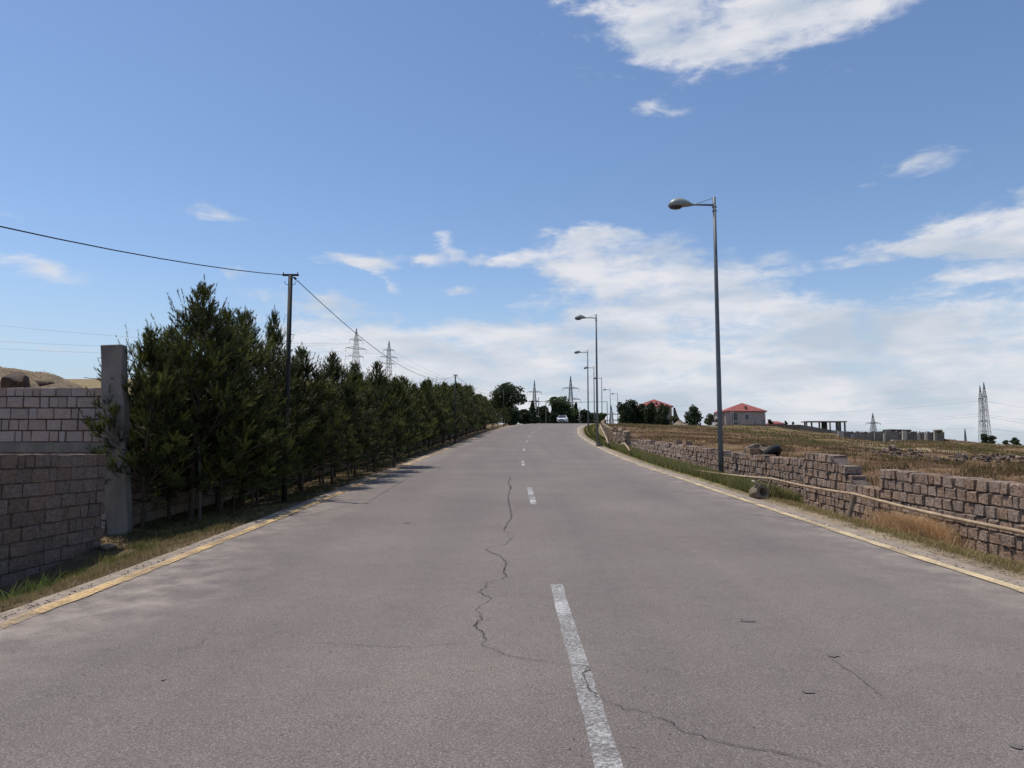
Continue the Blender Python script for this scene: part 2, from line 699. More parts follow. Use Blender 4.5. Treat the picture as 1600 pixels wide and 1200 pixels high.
def paint(name, colr, lo=.42, hi=.52, sc_=28):
    """worn road paint: transparent where the asphalt shows through"""
    m, t, b = newmat(name)
    n, l = t.nodes, t.links
    tcn = n.new('ShaderNodeTexCoord')
    nz = n.new('ShaderNodeTexNoise')
    nz.inputs['Scale'].default_value = sc_
    nz.inputs['Detail'].default_value = 6
    nz.inputs['Roughness'].default_value = .75
    l.new(tcn.outputs['Object'], nz.inputs['Vector'])
    nb = n.new('ShaderNodeTexNoise')
    nb.inputs['Scale'].default_value = 1.6
    nb.inputs['Detail'].default_value = 4
    l.new(tcn.outputs['Object'], nb.inputs['Vector'])
    ad = n.new('ShaderNodeMath')
    ad.operation = 'MULTIPLY_ADD'
    ad.inputs[1].default_value = .45
    l.new(nb.outputs['Fac'], ad.inputs[0])
    l.new(nz.outputs['Fac'], ad.inputs[2])
    mrn = n.new('ShaderNodeMapRange')
    mrn.inputs['From Min'].default_value = lo + .20
    mrn.inputs['From Max'].default_value = hi + .22
    mrn.inputs['To Min'].default_value = 0.08
    mrn.inputs['To Max'].default_value = 1.0
    l.new(ad.outputs[0], mrn.inputs['Value'])
    r = n.new('ShaderNodeValToRGB')
    r.color_ramp.elements[0].position = .3
    r.color_ramp.elements[1].position = .7
    r.color_ramp.elements[0].color = (*[x * .72 for x in colr], 1)
    r.color_ramp.elements[1].color = (*colr, 1)
    l.new(nb.outputs['Fac'], r.inputs[0])
    l.new(r.outputs[0], b.inputs['Base Color'])
    b.inputs['Roughness'].default_value = .75
    tp = n.new('ShaderNodeBsdfTransparent')
    mx = n.new('ShaderNodeMixShader')
    l.new(mrn.outputs[0], mx.inputs[0])
    l.new(tp.outputs[0], mx.inputs[1])
    l.new(b.outputs[0], mx.inputs[2])
    l.new(mx.outputs[0], n['Material Output'].inputs['Surface'])
    return m


def groundmat():
    m, t, b = newmat('earth')
    n, l = t.nodes, t.links
    at_ = n.new('ShaderNodeAttribute')
    at_.attribute_name = 'tint'
    tcn = n.new('ShaderNodeTexCoord')
    P = tcn.outputs['Object']
    c = at_.outputs['Color']
    for (s_, d_, lo, hi, f_) in ((.22, 6, .72, 1.25, .9), (1.7, 6, .62, 1.35, .9), (14, 5, .62, 1.4, .8)):
        q = n.new('ShaderNodeTexNoise')
        q.inputs['Scale'].default_value = s_
        q.inputs['Detail'].default_value = d_
        q.inputs['Roughness'].default_value = .68
        l.new(P, q.inputs['Vector'])
        r = n.new('ShaderNodeValToRGB')
        r.color_ramp.elements[0].position = .33
        r.color_ramp.elements[1].position = .67
        r.color_ramp.elements[0].color = (lo, lo * .97, lo * .92, 1)
        r.color_ramp.elements[1].color = (hi, hi * .99, hi * .96, 1)
        l.new(q.outputs['Fac'], r.inputs[0])
        x = n.new('ShaderNodeMix')
        x.data_type = 'RGBA'
        x.blend_type = 'MULTIPLY'
        x.inputs[0].default_value = f_
        l.new(c, x.inputs[6])
        l.new(r.outputs[0], x.inputs[7])
        c = x.outputs[2]
    l.new(c, b.inputs['Base Color'])
    b.inputs['Roughness'].default_value = .95
    b.inputs['Specular IOR Level'].default_value = .1
    nb = n.new('ShaderNodeTexNoise')
    nb.inputs['Scale'].default_value = 9
    nb.inputs['Detail'].default_value = 8
    nb.inputs['Roughness'].default_value = .7
    l.new(P, nb.inputs['Vector'])
    bp = n.new('ShaderNodeBump')
    bp.inputs['Strength'].default_value = 1
    bp.inputs['Distance'].default_value = .06
    l.new(nb.outputs['Fac'], bp.inputs['Height'])
    l.new(bp.outputs[0], b.inputs['Normal'])
    return m


M_ASPH = asphalt()
M_EARTH = groundmat()
M_WHITE = paint('white_paint', (.50, .48, .455), .41, .62, 40)
M_YEL_L = paint('yellow_paint', (.64, .43, .19), .36, .60, 26)
M_YEL_R = paint('faded_yellow_paint', (.62, .47, .27), .30, .55, 26)
M_CRACK = mat('crack_tar', (.055, .046, .043), (.025, .022, .02), 20)
M_SCAR = mat('scar', (.165, .142, .128), (.125, .107, .096), 60)
M_SHOULDER = mat('shoulder_grit', (.37, .295, .225), (.22, .175, .135), 5, bump=.01, bscale=60, rough=.95)
M_STONE_L = mat('limestone_block', (.29, .21, .17), (.145, .105, .083), 4.5, rough=.95, bump=.025, bscale=10, rnd=.16, detail=9)
M_STONE_UP = mat('sawn_limestone_block', (.44, .34, .295), (.32, .245, .21), 5, rough=.95, bump=.008, bscale=30, rnd=.13)
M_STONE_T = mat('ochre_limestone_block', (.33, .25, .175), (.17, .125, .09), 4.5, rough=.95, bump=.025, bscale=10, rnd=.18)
M_STONE_R = mat('weathered_limestone_block', (.47, .345, .26), (.13, .09, .068), 4.5, rough=.97, bump=.045, bscale=9, rnd=.14, detail=10, c3=(.31, .222, .168))
M_MORTAR = mat('dark_mortar', (.16, .12, .10), (.05, .037, .03), 7, bump=.012, bscale=30)
M_CONC = mat('cast_concrete', (.27, .235, .20), (.12, .105, .09), 1.8, rough=.9, bump=.008, bscale=20, stretch=(1, 1, .4))
M_CONC_F = mat('ruin_concrete', (.27, .235, .20), (.15, .13, .11), .6, rough=.95, bump=.03, bscale=3)
M_CONC_P = mat('pale_concrete', (.52, .46, .38), (.40, .35, .29), .8, rough=.95)
M_RUST = mat('rusty_steel', (.12, .06, .04), (.06, .035, .03), 30)
M_LAMP = mat('grey_lamp_paint', (.155, .175, .18), (.115, .13, .135), 3, rough=.5, spec=.4)
M_LAMPH = mat('lamp_housing', (.27, .30, .28), (.21, .235, .22), 4, rough=.42, spec=.5)
M_GLASSD = mat('lamp_glass', (.03, .03, .03), (.02, .02, .02), 3, rough=.15, spec=.6)
M_POLE = mat('utility_pole_steel', (.035, .036, .03), (.022, .023, .02), 4, rough=.7)
M_BLACK = mat('black_cable', (.025, .025, .028), (.02, .02, .02), 4, rough=.6)
M_PYLON = mat('galvanised_steel', (.20, .21, .22), (.15, .16, .17), 1, rough=.6)
M_WIRE = mat('conductor_wire', (.33, .36, .40), (.30, .33, .37), 1, rough=.6)
M_PIPE = mat('yellow_pipe_paint', (.50, .38, .23), (.27, .175, .11), 3.5, rough=.7, bump=.003, bscale=40)
M_WOOD = mat('weathered_post', (.30, .23, .16), (.17, .125, .09), 6, rough=.9, stretch=(4, 4, .6))
M_ROCK = mat('pale_rock', (.42, .35, .27), (.24, .19, .145), 3.0, rough=.95, bump=.03, bscale=8, rnd=.2)
M_ROCKD = mat('brown_rock', (.13, .09, .068), (.06, .043, .033), 3.0, rough=.95, bump=.03, bscale=8, rnd=.2)
M_RUBBER = mat('tyre_rubber', (.03, .03, .032), (.02, .02, .02), 8, rough=.8)
M_BARK = mat('pine_bark', (.16, .115, .085), (.08, .06, .045), 12, rough=.95, bump=.01, stretch=(1, 1, .3))
M_BARKW = mat('whitewashed_bark', (.22, .19, .16), (.12, .10, .08), 10, rough=.95, bump=.01, stretch=(1, 1, .3))
M_NEEDLE = leafmat('pine_needles', .22, .55)
M_LEAF = leafmat('leaves', .2, .6)
M_GRASS = leafmat('grass_blades', .3, .75, spec=.1)
M_ROOF = mat('red_roof_sheet', (.36, .105, .085), (.28, .08, .065), .8, rough=.6)
M_PLASTER = mat('mauve_plaster', (.44, .36, .33), (.37, .30, .275), .6, rough=.9)
M_PLASTERY = mat('ochre_plaster', (.33, .28, .19), (.27, .23, .155), .6, rough=.9)
M_TRIM = mat('fascia', (.40, .30, .26), (.34, .25, .22), 1)
M_WIN = mat('dark_window_glass', (.03, .035, .04), (.02, .02, .025), 1, rough=.1, spec=.6)
M_FRAME = mat('window_frame', (.55, .52, .48), (.48, .45, .42), 1)
M_BWALL = mat('brown_boundary_wall', (.20, .155, .125), (.14, .105, .085), .5, rough=.95, stretch=(1, 1, 4))
M_DARKW = mat('dark_structure', (.10, .095, .09), (.065, .06, .057), .8, rough=.9)
M_CARW = mat('white_car_paint', (.80, .80, .80), (.76, .76, .77), 1, rough=.25, spec=.6)
M_CARD = mat('black_car_trim', (.02, .02, .02), (.015, .015, .015), 2, rough=.5)
M_CARG = mat('car_glass', (.04, .045, .05), (.03, .03, .035), 1, rough=.06, spec=.8)
M_CHROME = mat('headlamp', (.55, .56, .58), (.45, .46, .48), 2, rough=.15, metallic=.6)
M_PLATE = mat('number_plate', (.7, .7, .7), (.6, .6, .6), 2)

# ------------------------------------------------------------------ ground sheet
gx = np.unique(np.concatenate([np.arange(-22, 30, .35), np.arange(30, 70, .9), np.arange(-60, -22, 1.2), np.arange(70, 200, 3), np.arange(-200, -60, 5),
                               np.geomspace(200, 6000, 26), -np.geomspace(200, 6000, 22)]))
gy = np.unique(np.concatenate([np.arange(-30, 2, 2.0), np.arange(2, 60, .35), np.arange(60, 160, .9), np.arange(160, 320, 2.5), np.geomspace(320, 9000, 34), -np.geomspace(31, 4000, 14)]))
GXX, GYY = np.meshgrid(gx, gy)
GZZ = ground(GXX, GYY)
S_ = (GXX - CX(GYY)) / CS(GYY)


def lerpc(a, b, t):
    return a * (1 - t[..., None]) + b * t[..., None]


def C(*v):
    return np.array(v, float)


def ground_colour(x, y):
    s = (x - CX(y)) / CS(y)
    sh = x.shape
    base = np.ones(sh + (3,)) * C(.16, .098, .060)           # brown dry field
    nz = (bumps(x, y, 16, 3, .5) + bumps(x, y, 5, 12, .35)) * .5 + .5
    base = lerpc(base, np.ones(sh + (3,)) * C(.205, .132, .077), np.clip(nz, 0, 1))
    g = np.clip(bumps(x, y, 12, 22, .6) + .15, 0, 1) * ss(20, 45, y)
    base = lerpc(base, np.ones(sh + (3,)) * C(.15, .135, .055), g * .55)
    far = ss(95, 170, y) * (x > 0)
    base = lerpc(base, np.ones(sh + (3,)) * C(.22, .18, .09), far * .6)
    # verges
    vr = np.ones(sh + (3,)) * C(.27, .215, .145)
    lush = np.ones(sh + (3,)) * C(.17, .155, .07)
    vr = lerpc(vr, lush, ss(16, 22, y) * .8)
    wr = ss(8.2, 7.0, s) * (s > 0)
    base = lerpc(base, vr, wr)
    edge = ss(5.6, 5.1, np.abs(s)) * .8
    base = lerpc(base, np.ones(sh + (3,)) * C(.33, .265, .20), edge)
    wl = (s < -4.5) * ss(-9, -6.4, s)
    vl = np.ones(sh + (3,)) * C(.13, .10, .065)  # dark soil, darkened further to paint shade from the low wall and pines
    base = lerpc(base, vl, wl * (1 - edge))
    ml = ss(-8.4, -9.5, s)
    base = lerpc(base, np.ones(sh + (3,)) * C(.23, .18, .13), ml * ss(60, 40, y))
    base = lerpc(base, np.ones(sh + (3,)) * C(.24, .19, .11), ml * ss(60, 120, y))
    # pale worn track in the field
    tr = np.exp(-((x - (.505 * y + 2.5 * np.sin(y * .12))) / 3.0) ** 2) * ss(52, 60, y) * ss(95, 80, y)
    base = lerpc(base, np.ones(sh + (3,)) * C(.47, .38, .27), tr * .9)
    return base


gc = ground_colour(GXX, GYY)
ny_, nx_ = GXX.shape
V = np.stack([GXX.ravel(), GYY.ravel(), GZZ.ravel()], 1)
ii = np.arange(ny_ * nx_).reshape(ny_, nx_)
Fq = np.stack([ii[:-1, :-1].ravel(), ii[:-1, 1:].ravel(), ii[1:, 1:].ravel(), ii[1:, :-1].ravel()], 1)
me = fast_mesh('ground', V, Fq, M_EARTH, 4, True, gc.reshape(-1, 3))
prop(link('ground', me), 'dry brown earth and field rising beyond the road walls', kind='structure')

# ------------------------------------------------------------------ road
ys = np.concatenate([np.arange(-40, 60, .5), np.arange(60, 255, 1.0)])
svals = np.array([-4.93, -4.6, -4.0, -3.2, -2, -1, 0, 1, 2, 3.2, 4.0, 4.6, 4.93])


def strip(s_list, ylist, dz=0.0, jit=0.0):
    V = []
    for y in ylist:
        cx, cs, z = float(CX(y)), float(CS(y)), float(RZ(y))
        for q, s in enumerate(s_list):
            j = 0
            if jit and (q == 0 or q == len(s_list) - 1):
                j = nr.uniform(-jit, jit)
            V.append((cx + (s + j) * cs, y, z + dz))
    n = len(s_list)
    Fi = []
    for i in range(len(ylist) - 1):
        for k in range(n - 1):
            a = i * n + k
            Fi.append((a, a + 1, a + n + 1, a + n))
    return np.array(V), np.array(Fi)


V, Fi = strip(svals, ys, 0, .03)
sv = np.tile(svals, len(ys))
yv = np.repeat(ys, len(svals))
dust = np.clip(ss(3.6, 4.7, np.abs(sv)) * .75, 0, 1)
dust = np.clip(dust + .7 * ss(2.9, 4.1, -sv) * np.exp(-((yv - 7.6) / 1.6) ** 2), 0, 1)
road = link('road', fast_mesh('road', V, Fi, M_ASPH, 4, True, np.stack([dust] * 3, 1)))
prop(road, 'grey two-lane asphalt road climbing and curving right', kind='structure')

V, Fi = strip([4.80, 4.95, 5.1, 5.24], np.arange(2, 130, .25), .004, .10)
V[:, 2] -= np.tile([.012, 0, .0, .05], len(V) // 4) * 1.0
V[:, 2] += .004
prop(link('road_shoulder', fast_mesh('road_shoulder', V, Fi, M_SHOULDER, 4)), 'pale gritty strip along the right edge of the road', kind='structure')
V, Fi = strip([-5.16, -5.06, -4.96, -4.80], np.arange(2, 110, .25), .008, .07)
V[:, 2] -= np.tile([.06, .01, .0, .012], len(V) // 4)
prop(link('road_shoulder', fast_mesh('road_shoulder', V, Fi, M_SHOULDER, 4)), 'pale gritty strip along the left edge of the road', kind='structure')

V, Fi = strip([-4.82, -4.66], np.concatenate([np.arange(-10, 60, .2), np.arange(60, 200, 1)]), .012, .014)
prop(link('edge_line', fast_mesh('edge_line', V, Fi, M_YEL_L, 4), road), 'orange-yellow painted line along the left edge')
V, Fi = strip([4.68, 4.83], np.concatenate([np.arange(-10, 60, .2), np.arange(60, 200, 1)]), .012, .014)
prop(link('edge_line', fast_mesh('edge_line', V, Fi, M_YEL_R, 4), road), 'faded yellow painted line along the right edge')
for (y0, y1) in [(-11, -6.5), (2.6, 8.0), (15.9, 19.9), (29.5, 33.4), (42.6, 47), (56.3, 60), (66.5, 71.5), (76, 80.5), (90, 94.5), (104, 108.5)]:
    V, Fi = strip([-.066, .066], np.linspace(y0, y1, 28), .004, .006)
    link('centre_dash', fast_mesh('centre_dash', V, Fi, M_WHITE, 4), road)


def on_road(px, py):
    a, b = ray(px, py)
    y = 6.0
    lo, hi = 1.5, 120.0
    for _ in range(50):
        mid = (lo + hi) / 2
        if b * mid < float(RZ(mid)):
            hi = mid
        else:
            lo = mid
    return Vector((a * lo, lo, float(RZ(lo))))


def crack(pts, w0=.010, name='crack', m=M_CRACK, jit=.034, label=None, seed=1):
    r = random.Random(seed)
    P = [on_road(*p) for p in pts]
    Q = []
    for a, b in zip(P[:-1], P[1:]):
        d = (b - a)
        n = max(2, int(d.length / .035))
        for i in range(n):
            t = i / n
            e = jit * (.5 + .5 * math.sin(math.pi * t))
            Q.append(a + d * t + Vector((r.uniform(-1, 1), r.uniform(-1, 1), 0)) * e * .55 + Vector((r.uniform(-1, 1), r.uniform(-1, 1), 0)) * .008)
    Q.append(P[-1])
    vs, fs = [], []
    for i, q in enumerate(Q):
        d = Q[min(i + 1, len(Q) - 1)] - Q[max(i - 1, 0)]
        s = Vector((d.y, -d.x, 0))
        s = s.normalized() if s.length > 1e-6 else Vector((1, 0, 0))
        end = min(1, min(i, len(Q) - 1 - i) / 6)
        w = w0 * .48 * (.25 + .75 * end) * r.uniform(.35, 1.25) * (1 + q.y * .018)
        for sg in (-1, 1):
            p = q + s * sg * w / 2
            vs.append((p.x, p.y, float(RZ(p.y)) + .0075))
    for i in range(len(Q) - 1):
        fs.append((2 * i, 2 * i + 1, 2 * i + 3, 2 * i + 2))
    return MB().add(vs, fs).obj(name, m, road)


def z8(l):
    return [(600 + x / 2.728, 760 + y / 2.728) for x, y in l]


crack([(797, 745), (794, 756), (799, 764)] + z8([(540, 0), (528, 50), (538, 100), (545, 130), (525, 160), (510, 190)]), .020, seed=2)
crack(z8([(510, 190), (555, 212), (530, 235), (515, 250), (470, 256), (425, 262)]), .010, seed=3, jit=.035)
crack(z8([(495, 400), (462, 406), (430, 413)]), .008, seed=33, jit=.03)
crack(z8([(440, 495), (410, 508), (388, 528), (415, 545)]), .010, seed=34, jit=.03)
crack(z8([(425, 262), (440, 275), (500, 300), (520, 322), (508, 360), (522, 385), (495, 400)]), .016, seed=4)
crack(z8([(430, 413), (436, 430), (403, 452), (458, 480), (440, 495)]), .016, seed=5)
crack(z8([(420, 545), (412, 568), (383, 595), (415, 620), (442, 655), (415, 667), (432, 685)]), .020, seed=7)
crack([(470, 1004)] + z8([(0, 684), (100, 684), (190, 680), (300, 672), (415, 665)]), .008, seed=8)
crack(z8([(432, 680), (500, 710), (570, 732), (660, 742), (740, 757), (800, 762)]), .009, seed=9)
crack(z8([(800, 762), (835, 765), (870, 770), (872, 785), (848, 800), (858, 820), (860, 840), (885, 875), (930, 910)]), .015, seed=10)
crack(z8([(930, 910), (1000, 940), (1100, 962), (1200, 1000), (1260, 1040), (1364, 1065)]) + [(1112, 1158), (1170, 1170), (1240, 1183), (1300, 1199)], .012, seed=11)
crack(z8([(-120, 292), (0, 272), (150, 268), (300, 273), (425, 268)]), .007, seed=12)
crack(z8([(380, 455), (330, 470)]), .006, seed=13)
crack([(797, 745), (799, 764)] + z8([(540, 0), (528, 50), (538, 100), (545, 130), (525, 160), (510, 190), (540, 225), (515, 250), (440, 260), (440, 275), (500, 300), (520, 322), (508, 360), (522, 385), (495, 400), (430, 413), (436, 430), (403, 452), (458, 480), (440, 495), (388, 528), (416, 548), (412, 568), (383, 595), (415, 620), (442, 655), (415, 667), (432, 685), (500, 710), (570, 732), (660, 742), (740, 757), (800, 762), (870, 770), (848, 800), (860, 840), (885, 875), (930, 910), (1000, 940)]), .0055, seed=40, jit=.05)
z3 = lambda l: [(x / 3.2, 900 + y / 3.2) for x, y in l]
crack(z3([(885, 388), (895, 375), (990, 350), (1020, 320), (1090, 292)]), .009, seed=14)
crack(z3([(1140, 255), (1190, 235)]), .006, seed=15)
crack(z3([(910, 690), (935, 680)]), .012, seed=16)
zr_ = lambda l: [(1100 + x / 3.2, 900 + y / 3.2) for x, y in l]
o = crack(zr_([(600, 390), (660, 430), (780, 510), (850, 570), (900, 610)]), .016, 'tar_scar', M_SCAR, .006, seed=17)
crack(z8([(672, 225), (690, 255), (718, 262)]), .012, 'tar_scar', M_SCAR, .01, seed=19)
for (px, py, wx, wy) in [(1167, 970, .10, .05), (1262, 1081, .07, .035), (1588, 1166, .06, .035),
                         (1300, 1024, .07, .05), (636, 817, .12, .07), (255, 1063, .03, .015)]:
    p = on_road(px, py)
    r = random.Random(px)
    n = 11
    vs = [(p.x, p.y, p.z + .0065)]
    for k in range(n):
        a = 2 * math.pi * k / n
        q = r.uniform(.3, .8)
        vs.append((p.x + math.cos(a) * wx * q, p.y + math.sin(a) * wy * 2.2 * q, float(RZ(p.y + math.sin(a) * wy * 2.2 * q)) + .0065))
    MB().add(vs, [(0, 1 + k, 1 + (k + 1) % n) for k in range(n)]).obj('road_stain', M_SCAR, road)

# ------------------------------------------------------------------ stones and walls
def stone_variants(mat_, n, jit, bev, sub=False):
    out = []
    for k in range(n):
        r = random.Random(100 + k)
        bm = bmesh.new()
        bmesh.ops.create_cube(bm, size=1.0)
        bmesh.ops.bevel(bm, geom=list(bm.edges), offset=bev, segments=1, affect='EDGES')
        for vtx in bm.verts:
            vtx.co += Vector((r.uniform(-1, 1), r.uniform(-1, 1), r.uniform(-1, 1))) * jit
        m = bpy.data.meshes.new('stone')
        bm.to_mesh(m)
        bm.free()
        m.materials.append(mat_)
        out.append(m)
    return out


def mesh_arrays(m):
    V = np.array([tuple(v_.co) for v_ in m.vertices])
    Fs = [tuple(p.vertices) for p in m.polygons]
    return V, Fs


SV_L = stone_variants(M_STONE_L, 10, .03, .032)
SV_U = stone_variants(M_STONE_UP, 10, .02, .035)
SV_R = stone_variants(M_STONE_R, 12, .055, .075)
SV_T = stone_variants(M_STONE_T, 8, .03, .04)


def build_wall(name, label, group, y0, y1, xf, top, base, thick, rowh, lens, variants, core_mat, side, limit=300, join_from=None, gap=.014, skip=None, jit=.01, topjit=0.0, toprows=None, seed=1):
    """a wall of stones along the road between depths y0..y1; xf(y) its road-facing x, side -1 faces -x, +1 faces +x.
    stones below `join_from` depth are separate parts, the rest one part"""
    r = random.Random(seed)
    root = empty(name, (xf(y0), y0, base(y0)), label, 'wall', group)
    stones = []
    maxrows = int(max((top(y) - base(y)) / rowh for y in np.linspace(y0, y1, 20))) + 2
    for row in range(maxrows):
        y = y0 - r.uniform(0, lens[0])
        while y < y1:
            ln = r.choice(lens) * r.uniform(.9, 1.12)
            a, b = max(y, y0), min(y + ln, y1)
            y += ln
            if b - a < .06:
                continue
            m_ = (a + b) / 2
            zt = top(m_) - row * rowh
            if zt < base(m_) - .08:
                continue
            if toprows and not skip and row < toprows(m_):
                continue
            if skip and skip(m_, row):
                continue
            stones.append((a, b, m_, zt, row))
    sep_, join_ = [], []
    for s in stones:
        (sep_ if (join_from is None or s[2] < join_from) else join_).append(s)
    if len(sep_) > limit:
        sep_.sort(key=lambda s: s[2])
        join_ += sep_[limit:]
        sep_ = sep_[:limit]

    def xform(s):
        a, b, m_, zt, row = s
        x0 = xf(m_)
        dxy = (xf(b) - xf(a)) / max(b - a, .01)
        ang = -math.atan(dxy)
        slope = math.atan((top(b) - top(a)) / max(b - a, .01))
        jx = r.uniform(-jit, jit)
        cx = x0 - side * thick / 2 + side * jx
        loc = Vector((cx, m_, zt - rowh / 2 + r.uniform(-1, 1) * jit * .25 + (r.uniform(-1, 1) * topjit if row == 0 else 0)))
        dims = (thick, (b - a) - gap * r.uniform(.6, 1.5), rowh - gap * r.uniform(.6, 1.3))
        rot = (slope + r.uniform(-1, 1) * jit * .6, r.uniform(-1, 1) * jit, ang + r.uniform(-1, 1) * jit * 1.2)
        return loc, rot, dims
    rl = root.location
    for s in sep_:
        loc, rot, dims = xform(s)
        link('stone', r.choice(variants), root, loc - rl, rot, dims)
    if join_:
        arr = [mesh_arrays(v_) for v_ in variants]
        mb = MB()
        for s in join_:
            loc, rot, dims = xform(s)
            from mathutils import Euler
            Rm = np.array(Euler(rot).to_matrix())
            Va, Fa = r.choice(arr)
            W = (Va * np.array(dims)) @ Rm.T + np.array(loc - rl)
            mb.add(W, Fa)
        o = mb.obj('stonework', variants[0].materials[0], root)
        prop(o, kind='stuff')
    # mortar core, slightly recessed
    mb = MB()
    yy = np.arange(y0 + .02, y1, .4).tolist() + [y1 - .02]
    vs = []
    for y in yy:
        x0 = xf(y)
        tr_ = (toprows(y) if toprows else 0)
        zt, zb = top(y) - rowh * (tr_ + .35), base(y) - .2
        xa, xb = x0 - side * .022, x0 - side * (thick - .022)
        vs += [Vector((xa, y, zb)) - rl, Vector((xa, y, zt)) - rl, Vector((xb, y, zt)) - rl, Vector((xb, y, zb)) - rl]
    fs = []
    for i in range(len(yy) - 1):
        k = 4 * i
        for q in range(3):
            fs.append((k + q, k + q + 1, k + 5 + q, k + 4 + q))
    fs += [(0, 1, 2, 3), tuple(4 * (len(yy) - 1) + q for q in (3, 2, 1, 0))]
    mb.add(vs, fs)
    mb.obj('mortar', core_mat, root)
    return root


# left low wall, nearest
xlw = lambda y: -6.66 - (12.1 - y) * .008
build_wall('stone_wall', 'dark reddish low stone block wall at the left edge of the photo, in front of the taller wall', None, 3.5, 12.15,
           xlw, lambda y: -.045, lambda y: gz(-6.6, y), .30, .197, [.36, .36, .34, .18, .33], SV_L, M_MORTAR, 1, seed=3, gap=.016, topjit=.008, jit=.012)

# upper wall seen face on (runs away from the road)
r = random.Random(9)
UW_Y = 13.25
root = empty('stone_wall', (-7.25, UW_Y, gz(-7.4, UW_Y)), 'pale block wall behind the low dark wall, running left from the grey concrete pillar', 'wall')
ztop = at(80, 605, UW_Y).z
rows = [(.165, 0), (.205, 1), (.205, 2), (.205, 3), (.205, 4)]
z = ztop
bandz = None


def uw_rows(z, n, hs, short):
    for k in range(n):
        h = hs[k]
        x = -7.22
        while x > -15.5:
            ln = (r.choice([.13, .16, .17]) if r.random() < (.75 if (short and k == 0) else .42) else r.uniform(.27, .33))
            link('stone', r.choice(SV_U), root, Vector((x - ln / 2, UW_Y + .15 + r.uniform(-.008, .008), z - h / 2)) - root.location,
                 (r.uniform(-.01, .01), r.uniform(-.012, .012), r.uniform(-.012, .012)), (ln - r.uniform(.012, .026), .3, h - r.uniform(.016, .026)))
            x -= ln
        z -= h
    return z


z = uw_rows(z, 5, [.17, .205, .205, .205, .205], True)
MB().box(Vector((-11.4, UW_Y + .14, z - .095)) - root.location, (8.4, .30, .185)).obj('concrete_band', M_CONC, root, bevel=.01)
z = uw_rows(z - .19, 7, [.2] * 7, False)
MB().box(Vector((-11.4, UW_Y + .165, (ztop + z) / 2 - .1)) - root.location, (8.4, .26, ztop - z - .05)).obj('mortar', M_MORTAR, root)

# concrete pillar
pc = at(191, 700, 13.05)
pz0 = gz(-6.9, 13) - .15
root = empty('concrete_pillar', (-6.86, 13.1, pz0), 'tall grey concrete pillar at the near end of the pine row', 'pillar')
mb = MB()
ptop = at(180, 538, 13.05).z
vs = []
nseg = 10
rr = random.Random(5)
for i in range(nseg + 1):
    t = i / nseg
    zz = t * (ptop - pz0)
    w = .185 + .01 * t
    lean = -.29 * t - .01
    for (a, b) in ((-1, -1), (1, -1), (1, 1), (-1, 1)):
        vs.append((lean + a * w + rr.uniform(-.016, .016), b * .10 + rr.uniform(-.008, .008), zz + (rr.uniform(-.02, .02) if i == nseg else 0)))
fs = [(3, 2, 1, 0), tuple(4 * nseg + q for q in range(4))]
for i in range(nseg):
    for q in range(4):
        a, b = 4 * i + q, 4 * i + (q + 1) % 4
        fs.append((a, b, b + 4, a + 4))
mb.add(vs, fs).obj('shaft', M_CONC, root, bevel=.012)
for (px, py, ln, dz_) in [(160, 593, .33, .03), (160, 559, .06, 0)]:
    p = at(px, py, 13.1) - root.location
    MB().tube([p + Vector((.05, 0, 0)), p + Vector((-ln * .6, 0, dz_ * .7)), p + Vector((-ln, 0, dz_ * 1.2))], .006, 6).obj('reinforcing_bar', M_RUST, root)
# mortar smear between pillar and blocks
MB().box((-.36, .12, 2.2), (.10, .2, 1.6)).obj('mortar_fillet', M_CONC, root, bevel=.02)
r = random.Random(77)
link('rock', None)
bpy.data.objects.remove(bpy.data.objects['rock'])


def rock_mesh(seed, m, sub=2, sc_=(1, 1, .7), rough=.25):
    r = random.Random(seed)
    bm = bmesh.new()
    bmesh.ops.create_icosphere(bm, subdivisions=sub, radius=1)
    ph = [(Vector((r.gauss(0, 1), r.gauss(0, 1), r.gauss(0, 1))).normalized(), r.uniform(.45, .95)) for _ in range(9)]
    for v_ in bm.verts:
        for (d, lim) in ph:
            q = v_.co.dot(d)
            if q > lim:
                v_.co -= d * (q - lim) * .9
        v_.co += Vector((r.uniform(-1, 1), r.uniform(-1, 1), r.uniform(-1, 1))) * rough * .18
        v_.co.x *= sc_[0]
        v_.co.y *= sc_[1]
        v_.co.z *= sc_[2]
    m_ = bpy.data.meshes.new('rock')
    bm.to_mesh(m_)
    bm.free()
    m_.materials.append(m)
    return m_


BIGROCK = rock_mesh(55, mat('cavity_rock', (.30, .235, .16), (.12, .09, .065), 2.2, rough=.95, bump=.08, bscale=5), 3, (1, .8, .85), .9)
ROCKS = [rock_mesh(s, M_ROCK, 2, (1, r.uniform(.7, 1), r.uniform(.5, .9))) for s in range(5)]
ROCKSD = [rock_mesh(20 + s, M_ROCKD, 2, (1, r.uniform(.7, 1), r.uniform(.5, .9))) for s in range(4)]


def boulder(px, py, Y, size, label, dark=False, group=None, z_on=None, sc_=(1, 1, 1), name='boulder', cat='boulder', k=None, rz=None):
    p = at(px, py, Y)
    zz = (gz(p.x, Y) if z_on is None else z_on)
    o = link(name, (ROCKSD if dark else ROCKS)[(k if k is not None else int(px)) % 4], None, (p.x, Y, zz + size * .35 * sc_[2]), (0, 0, rz if rz is not None else px * .37), (size * sc_[0], size * sc_[1], size * sc_[2]))
    return prop(o, label, cat, group)


